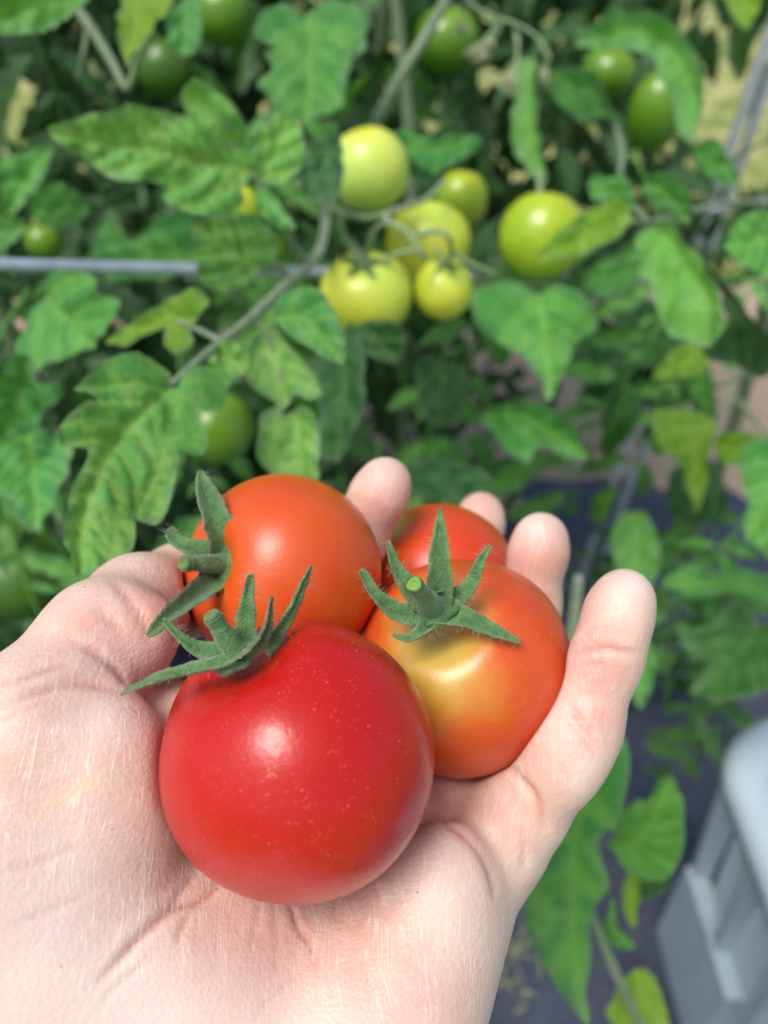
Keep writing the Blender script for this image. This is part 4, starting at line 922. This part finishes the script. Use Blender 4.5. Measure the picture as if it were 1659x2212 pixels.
# red tomato (seen edge-on)
V1 = view((500, 1420, .16))
calyx(t_red, P(512, 1426, .1618), .0050, red_ax, [
    ([(520,1424,.160),(470,1440,.157),(420,1452,.1555),(362,1464,.1545),(310,1480,.1545),(272,1494,.1555),(262,1500,.1565)], .0034, V1 + camv(-.3, 1.6, 0), 'sepal'),
    ([(505,1422,.163),(470,1412,.163),(425,1400,.163),(385,1372,.162),(352,1336,.162)], .0042, V1 + camv(.2, .2, 0), 'sepal'),
    ([(518,1405,.166),(528,1380,.167),(533,1330,.168),(538,1285,.168),(543,1250,.167),(547,1241,.166)], .0046, V1 + camv(-.2, 0, 0), 'sepal'),
    ([(502,1432,.158),(540,1400,.157),(568,1362,.157),(580,1325,.158),(586,1288,.160)], .0040, V1 + camv(1.4, -.7, 0), 'sepal_brown'),
    ([(560,1390,.163),(595,1365,.163),(630,1318,.163),(655,1262,.164),(672,1222,.165)], .0040, V1 + camv(.9, -.4, 0), 'sepal')],
    ((506, 1408, .162), (458, 1330, .158), .0025, .0020))
# back tomato
V2 = view((487, 1226, .2))
calyx(t_bk, P(490, 1228, .2050), .0068, bk_ax, [
    ([(484,1210,.206),(478,1165,.2045),(462,1120,.204),(445,1070,.205),(437,1035,.206),(434,1017,.207)], .0084, V2 + camv(.3, -.1, 0), 'sepal'),
    ([(478,1210,.206),(442,1192,.204),(408,1182,.203),(376,1165,.203),(366,1150,.204),(380,1142,.205)], .0050, V2 + camv(0, .5, 0), 'sepal'),
    ([(510,1235,.206),(525,1200,.205),(522,1165,.2045),(505,1140,.2045),(489,1119,.205)], .0050, V2 + camv(1.4, .2, 0), 'sepal_dark_tip'),
    ([(478,1238,.2055),(452,1262,.2010),(415,1293,.1930),(365,1330,.1830),(334,1360,.1765),(318,1374,.1755)], .0066, V2 + camv(.2, .4, 0), 'sepal'),
    ([(505,1245,.206),(514,1268,.2045),(498,1285,.203),(480,1288,.202),(468,1281,.2015)], .0042, V2 + camv(.6, -.8, 0), 'sepal_dark_tip')],
    ((484, 1218, .205), (396, 1217, .194), .0027, .0021))

# ------------------------------------------------------------------ the hand: one continuous skin
VOX = .00105
lo = np.array([-.165, -.150, .790]); hi = np.array([.090, .300, 1.075])
shape = np.ceil((hi - lo) / VOX).astype(int)
G = np.full(shape, .05, np.float32)
gx_, gy_, gz_ = [(lo[i] + VOX * np.arange(shape[i])).astype(np.float32) for i in range(3)]
def smin(a, b, k):
    h_ = np.clip(.5 + .5 * (b - a) / k, 0, 1); return b * (1 - h_) + a * h_ - k * h_ * (1 - h_)
def blend(bmin, bmax, fn, k, sub=False):
    m_ = k + .004
    i0 = np.clip(((bmin - m_ - lo) / VOX).astype(int), 0, shape); i1 = np.clip(((bmax + m_ - lo) / VOX).astype(int) + 1, 0, shape)
    if np.any(i1 <= i0): return
    sl = tuple(slice(a, b) for a, b in zip(i0, i1))
    X, Y, Z = gx_[sl[0]][:, None, None], gy_[sl[1]][None, :, None], gz_[sl[2]][None, None, :]
    d = fn(X, Y, Z)
    if sub: G[sl] = -smin(-G[sl], d, k)
    else: G[sl] = smin(G[sl], d, k)
def cone(a, b, ra, rb, k=.006):
    a, b = np.asarray(a, np.float32), np.asarray(b, np.float32); ba = b - a; L2 = float(ba @ ba) + 1e-12; r_ = max(ra, rb)
    def fn(X, Y, Z):
        t_ = np.clip(((X - a[0]) * ba[0] + (Y - a[1]) * ba[1] + (Z - a[2]) * ba[2]) / L2, 0, 1)
        return np.sqrt((X - a[0] - t_ * ba[0]) ** 2 + (Y - a[1] - t_ * ba[1]) ** 2 + (Z - a[2] - t_ * ba[2]) ** 2) - (ra + (rb - ra) * t_)
    blend(np.minimum(a, b) - r_, np.maximum(a, b) + r_, fn, k)
def ell(c, axes, rad, k=.008):
    c = np.asarray(c, np.float32); E = [np.asarray(nrm(x), np.float32) for x in axes]; r_ = max(rad)
    def fn(X, Y, Z):
        q = [((X - c[0]) * e_[0] + (Y - c[1]) * e_[1] + (Z - c[2]) * e_[2]) for e_ in E]
        k0 = np.sqrt(sum((q[i] / rad[i]) ** 2 for i in range(3))); k1 = np.sqrt(sum((q[i] / rad[i] ** 2) ** 2 for i in range(3))) + 1e-9
        return k0 * (k0 - 1) / k1
    blend(c - r_, c + r_, fn, k)
def chain(pts, k=.005):
    for (a, b) in zip(pts[:-1], pts[1:]): cone(P(*a[:3]), P(*b[:3]), a[3], b[3], k)

# palm and wrist
chain([(575,1700,.228,.013),(330,2120,.190,.018),(150,2650,.160,.024),(60,3200,.140,.027)], .012)
chain([(760,1760,.230,.014),(520,2200,.181,.020),(300,2750,.158,.024),(180,3300,.138,.027)], .012)
chain([(920,1790,.228,.014),(720,2220,.184,.019),(480,2750,.158,.024),(330,3300,.138,.027)], .012)
chain([(1042,1850,.212,.0135),(850,2170,.183,.0195),(650,2650,.160,.022),(500,3200,.140,.026)], .010)
EL_ = P(330, 3200, .141)
cone(EL_, EL_ + np.array([-.022, -.16, -.03]), .030, .038, .02); cone(P(420, 3000, .146), EL_ + np.array([.0, -.16, -.03]), .029, .036, .02)
# thenar and hypothenar pads
ell(P(150, 1835, .176), (camv(.25, 1, -.1), camv(1, -.25, 0), camv(0, .1, 1)), (.040, .0245, .021), .012)
ell(P(300, 2210, .1735), (camv(.2, 1, -.4), camv(1, -.2, 0), camv(0, .4, 1)), (.030, .026, .019), .014)
ell(P(40, 2150, .168), (camv(.1, 1, -.3), camv(1, 0, 0), camv(0, .3, 1)), (.040, .026, .022), .014)
ell(P(905, 2010, .193), (camv(.35, 1, -.2), camv(1, -.35, 0), camv(0, .2, 1)), (.030, .0165, .0165), .012)
cone(P(383, 1592, .197), P(560, 1640, .222), .0125, .0135, .008)
cone(P(372, 1575, .208), P(250, 1800, .19), .0125, .016, .01)
# pads at the finger roots
for q in ((1085,1800,.207,.0125),(960,1745,.2225,.0135),(860,1790,.216,.0135),(800,1730,.230,.0125)): cone(P(*q[:3]), P(q[0] + 8, q[1] - 20, q[2]), q[3], q[3], .008)
ell(P(470, 2040, .1905), (camv(.5, 1, -.3), camv(1, -.5, 0), camv(0, .3, 1)), (.024, .019, .0165), .014)
# thumb
chain([(-60,1900,.163,.021),(55,1585,.172,.0165),(215,1378,.190,.0132),(300,1310,.211,.0134),(400,1275,.240,.0140),(470,1262,.262,.0125)], .006)
ell(P(265, 1395, .192), (camv(.6, .5, .4), camv(.6, -.8, 0), camv(0, 0, 1)), (.014, .0112, .011), .006)
# fingers: little, ring, middle, index (root, knuckles, tip)
chain([(1050,1845,.211,.0130),(1138,1735,.204,.0108),(1258,1565,.1985,.0093),(1310,1420,.197,.0084),(1340,1316,.197,.0072),(1352,1288,.1965,.0062)], .005)
ell(P(1332, 1345, .195), (camv(.25, 1, 0), camv(1, -.25, 0), camv(0, 0, 1)), (.0125, .0078, .0080), .004)
ell(P(1215, 1640, .197), (camv(.5, 1, 0), camv(1, -.5, 0), camv(0, 0, 1)), (.0125, .0105, .0100), .006)
chain([(930,1780,.230,.0135),(1010,1640,.246,.0115),(1090,1470,.254,.0100),(1142,1310,.244,.0094),(1164,1190,.240,.0084),(1169,1160,.239,.0076)], .005)
chain([(770,1745,.232,.0135),(850,1580,.258,.0115),(960,1380,.290,.0100),(1020,1210,.300,.0096),(1036,1130,.296,.0088),(1040,1108,.296,.0078)], .005)
chain([(600,1690,.228,.0130),(640,1500,.248,.0115),(690,1340,.262,.0105),(768,1165,.250,.0098),(820,1068,.244,.0085),(834,1040,.243,.0076)], .005)
# the fruit press into the skin
for c_, R_ in ((c_red, R_RED), (c_or, R_OR), (c_bk, R_BK), (c_4, R_4)):
    c32 = c_.astype(np.float32)
    blend(c_ - R_, c_ + R_, lambda X, Y, Z, c32=c32, R_=R_: np.sqrt((X - c32[0]) ** 2 + (Y - c32[1]) ** 2 + (Z - c32[2]) ** 2) - R_ * .985, .003, True)

def surface_nets(Fld, lo_, h_):
    s = Fld < 0; n = np.array(Fld.shape)
    cnt = np.zeros(n - 1, np.uint8); cor = [(a, b, c_) for a in (0, 1) for b in (0, 1) for c_ in (0, 1)]
    for a, b, c_ in cor: cnt += s[a:n[0] - 1 + a, b:n[1] - 1 + b, c_:n[2] - 1 + c_]
    mixed = (cnt > 0) & (cnt < 8); ijk = np.argwhere(mixed)
    idx = np.full(n - 1, -1, np.int64); idx[mixed] = np.arange(len(ijk))
    acc = np.zeros((len(ijk), 3)); num = np.zeros(len(ijk))
    for p_ in cor:
        for ax in range(3):
            if p_[ax]: continue
            q_ = list(p_); q_[ax] = 1
            f0 = Fld[tuple((ijk + p_).T)]; f1 = Fld[tuple((ijk + q_).T)]; m_ = (f0 < 0) != (f1 < 0)
            t_ = np.where(m_, f0 / np.where(m_, f0 - f1, 1), 0)
            pt = np.tile(np.array(p_, float), (len(ijk), 1)); pt[:, ax] += t_
            acc += pt * m_[:, None]; num += m_
    Vv = lo_ + h_ * (ijk + acc / num[:, None]); quads = []
    for ax in range(3):
        a1, a2 = (ax + 1) % 3, (ax + 2) % 3
        sl0 = [slice(None)] * 3; sl1 = [slice(None)] * 3; sl0[ax] = slice(0, -1); sl1[ax] = slice(1, None)
        ch = s[tuple(sl0)] != s[tuple(sl1)]; e_ = np.argwhere(ch); e_ = e_[(e_[:, a1] > 0) & (e_[:, a2] > 0) & (e_[:, a1] < n[a1] - 1) & (e_[:, a2] < n[a2] - 1)]
        def cell(d1, d2):
            q_ = e_.copy(); q_[:, a1] -= d1; q_[:, a2] -= d2; return idx[tuple(q_.T)]
        qd = np.stack([cell(1, 1), cell(0, 1), cell(0, 0), cell(1, 0)], 1)
        fl_ = ~s[tuple(e_.T)]; qd[fl_] = qd[fl_][:, ::-1]; quads.append(qd)
    return Vv, np.vstack(quads)
G[0, :, :] = G[-1, :, :] = G[:, 0, :] = G[:, -1, :] = G[:, :, 0] = G[:, :, -1] = .01
HV_, HQ = surface_nets(G, lo, VOX)
# keep the largest piece only, then relax
E = np.vstack([HQ[:, [0, 1]], HQ[:, [1, 2]], HQ[:, [2, 3]], HQ[:, [3, 0]]])
def relax(V, lam):
    A = np.zeros_like(V); n = np.zeros(len(V))
    for k in range(3): np.add.at(A[:, k], E[:, 0], V[E[:, 1], k]); np.add.at(A[:, k], E[:, 1], V[E[:, 0], k])
    np.add.at(n, E[:, 0], 1); np.add.at(n, E[:, 1], 1)
    return V + lam * (A / n[:, None] - V)
for _ in range(3): HV_ = relax(HV_, .5); HV_ = relax(HV_, -.52)
def vnormals(V):
    d1 = V[HQ[:, 2]] - V[HQ[:, 0]]; d2 = V[HQ[:, 3]] - V[HQ[:, 1]]; fn = np.cross(d1, d2); N = np.zeros_like(V)
    for k in range(4):
        for a in range(3): np.add.at(N[:, a], HQ[:, k], fn[:, a])
    return N / (np.linalg.norm(N, axis=1)[:, None] + 1e-15)
N = vnormals(HV_)
hx, hy, hz = project(HV_); front = np.einsum('ij,ij->i', N, CAM - HV_) > 0
px2 = np.stack([hx, hy], 1)
def blob(x, y, rx, ry, ang=0.0):
    c_, s_ = math.cos(ang), math.sin(ang); u = (hx - x) * c_ + (hy - y) * s_; v = -(hx - x) * s_ + (hy - y) * c_
    return np.exp(-((u / rx) ** 2 + (v / ry) ** 2)) * front
crease = np.zeros(len(HV_)); disp = np.zeros(len(HV_))
CREASES = [  # points, width px, depth mm, redness, depth range along the view
    ([(236,1252),(262,1275),(285,1305),(312,1348),(322,1400)], 11, .5, .5), ([(148,1384),(206,1410),(254,1447),(274,1480)], 9, .9, .6),
    ([(205,1312),(240,1340),(268,1370)], 12, .35, .2), ([(0,1476),(60,1462),(114,1442),(150,1440)], 10, .35, .5),
    ([(-10,1530),(87,1493),(164,1477),(225,1482),(270,1494)], 10, .9, .5), ([(0,1560),(60,1530),(130,1508)], 7, .25, .3),
    ([(520,1850),(485,1890),(440,1940),(370,1966),(300,2030),(250,2085),(205,2130)], 11, .9, .75), ([(430,1880),(395,1920),(370,1962)], 7, .4, .4),
    ([(410,1968),(392,2010),(384,2042)], 7, .35, .5), ([(622,1930),(632,1965),(645,2005),(672,2045),(688,2110)], 6, .5, .5),
    ([(560,1930),(556,1985),(540,2050)], 6, .25, .25), ([(720,1930),(722,1990)], 5, .25, .2), ([(590,1935),(600,2050),(595,2110)], 5, .2, .2),
    ([(1098,1655),(1130,1690),(1155,1722),(1174,1775),(1182,1800)], 9, 1.1, .6), ([(1222,1520),(1258,1562),(1292,1608)], 8, .9, .5),
    ([(1232,1410),(1300,1402),(1376,1414)], 8, .8, .45), ([(1105,1300),(1150,1290),(1205,1300)], 8, .8, .4), ([(1215,1560),(1255,1592),(1290,1640)], 7, .5, .3), ([(1005,1140),(1050,1136),(1085,1150)], 8, .4, .3), ([(1250,1440),(1310,1428)], 6, .2, .2),
    ([(920,1745),(965,1778),(1005,1806),(1045,1855),(1066,1915),(1068,1950)], 8, .7, .5), ([(1118,1775),(1132,1845),(1128,1880)], 7, .45, .3),
    ([(1205,1650),(1240,1690)], 7, .3, .25), ([(330,2070),(260,2120),(200,2200)], 7, .25, .25), ([(700,2060),(600,2140),(540,2212)], 7, .2, .25),
    ([(0,1880),(90,1860),(180,1820)], 8, .2, .25), ([(0,2010),(120,1960),(220,1915)], 8, .2, .25)]
for pts, wpx, dep, red_ in CREASES:
    pl = catmull(np.array(pts, float), max(8, len(pts) * 5)); dd, tpr = poly_taper(px2, pl); dep = dep * 1.15 * tpr; red_ = red_ * tpr
    s_ = np.exp(-(dd / (wpx * (.6 + .4 * tpr))) ** 2) * front * (hz < .25)
    disp = disp - .001 * dep * s_ + .0002 * dep * np.exp(-((dd - 2.4 * wpx) / (wpx * 1.3)) ** 2) * front
    crease = np.maximum(crease, red_ * np.exp(-(dd / (wpx * .6)) ** 2) * front)
HV_ = HV_ + N * disp[:, None]
pinkv = np.clip(1.0 * (.75 * blob(360, 1300, 90, 110) + .35 * blob(210, 1370, 100, 80) + .6 * blob(1300, 1420, 70, 110) + .45 * blob(1290, 1560, 60, 60) + .5 * blob(1160, 1220, 70, 110) + .45 * blob(1040, 1090, 60, 50)
                + .45 * blob(810, 1080, 70, 90) + .35 * blob(640, 2030, 220, 90) + .4 * blob(960, 1740, 160, 70, .4) + .3 * blob(430, 1900, 120, 90) + .25 * blob(100, 1720, 90, 60)) * 1.25, 0, .92)
palev = np.clip(.75 * blob(120, 1980, 240, 190) + .6 * blob(300, 2200, 360, 140) + .35 * blob(180, 1560, 130, 60) + .5 * blob(1370, 1262, 40, 40) + .4 * blob(1150, 1130, 50, 40) + .3 * blob(1020, 2050, 120, 180) + .3 * blob(1260, 1690, 40, 80), 0, .9)
dryv = np.clip(1.1 * blob(200, 1720, 190, 240, .2) + .6 * blob(300, 1950, 170, 140) + .4 * blob(850, 2000, 200, 200) + .42, 0, 1) * front
stainv = np.clip(1.0 * np.exp(-(poly_dist(px2, np.array([(80., 1762), (150, 1715), (240, 1668)])) / 17) ** 2) * front + .3 * blob(60, 1640, 60, 40) + .3 * blob(860, 2040, 130, 90) + .25 * blob(1160, 1760, 60, 80) + .2 * blob(120, 1500, 120, 40), 0, 1)
hand = mesh_obj('hand', HV_, HQ, M['skin'], None, attrs=dict(pink=pinkv, pale=palev, crease=crease, dry=dryv, stain=stainv))
pu = nrm(P(300, 1700, .17) - P(100, 1700, .165)); pv = nrm(np.cross(nrm(CAM - P(200, 1800, .165)), pu))
uvw = np.stack([(HV_ - P(200, 1800, .165)) @ pu, (HV_ - P(200, 1800, .165)) @ pv, np.zeros(len(HV_))], 1)
at = hand.data.attributes.new('palm', 'FLOAT_VECTOR', 'POINT'); at.data.foreach_set('vector', uvw.astype(np.float32).ravel())
tag(hand, 'open left hand with palm up and curled fingers cradling four tomatoes', 'hand')
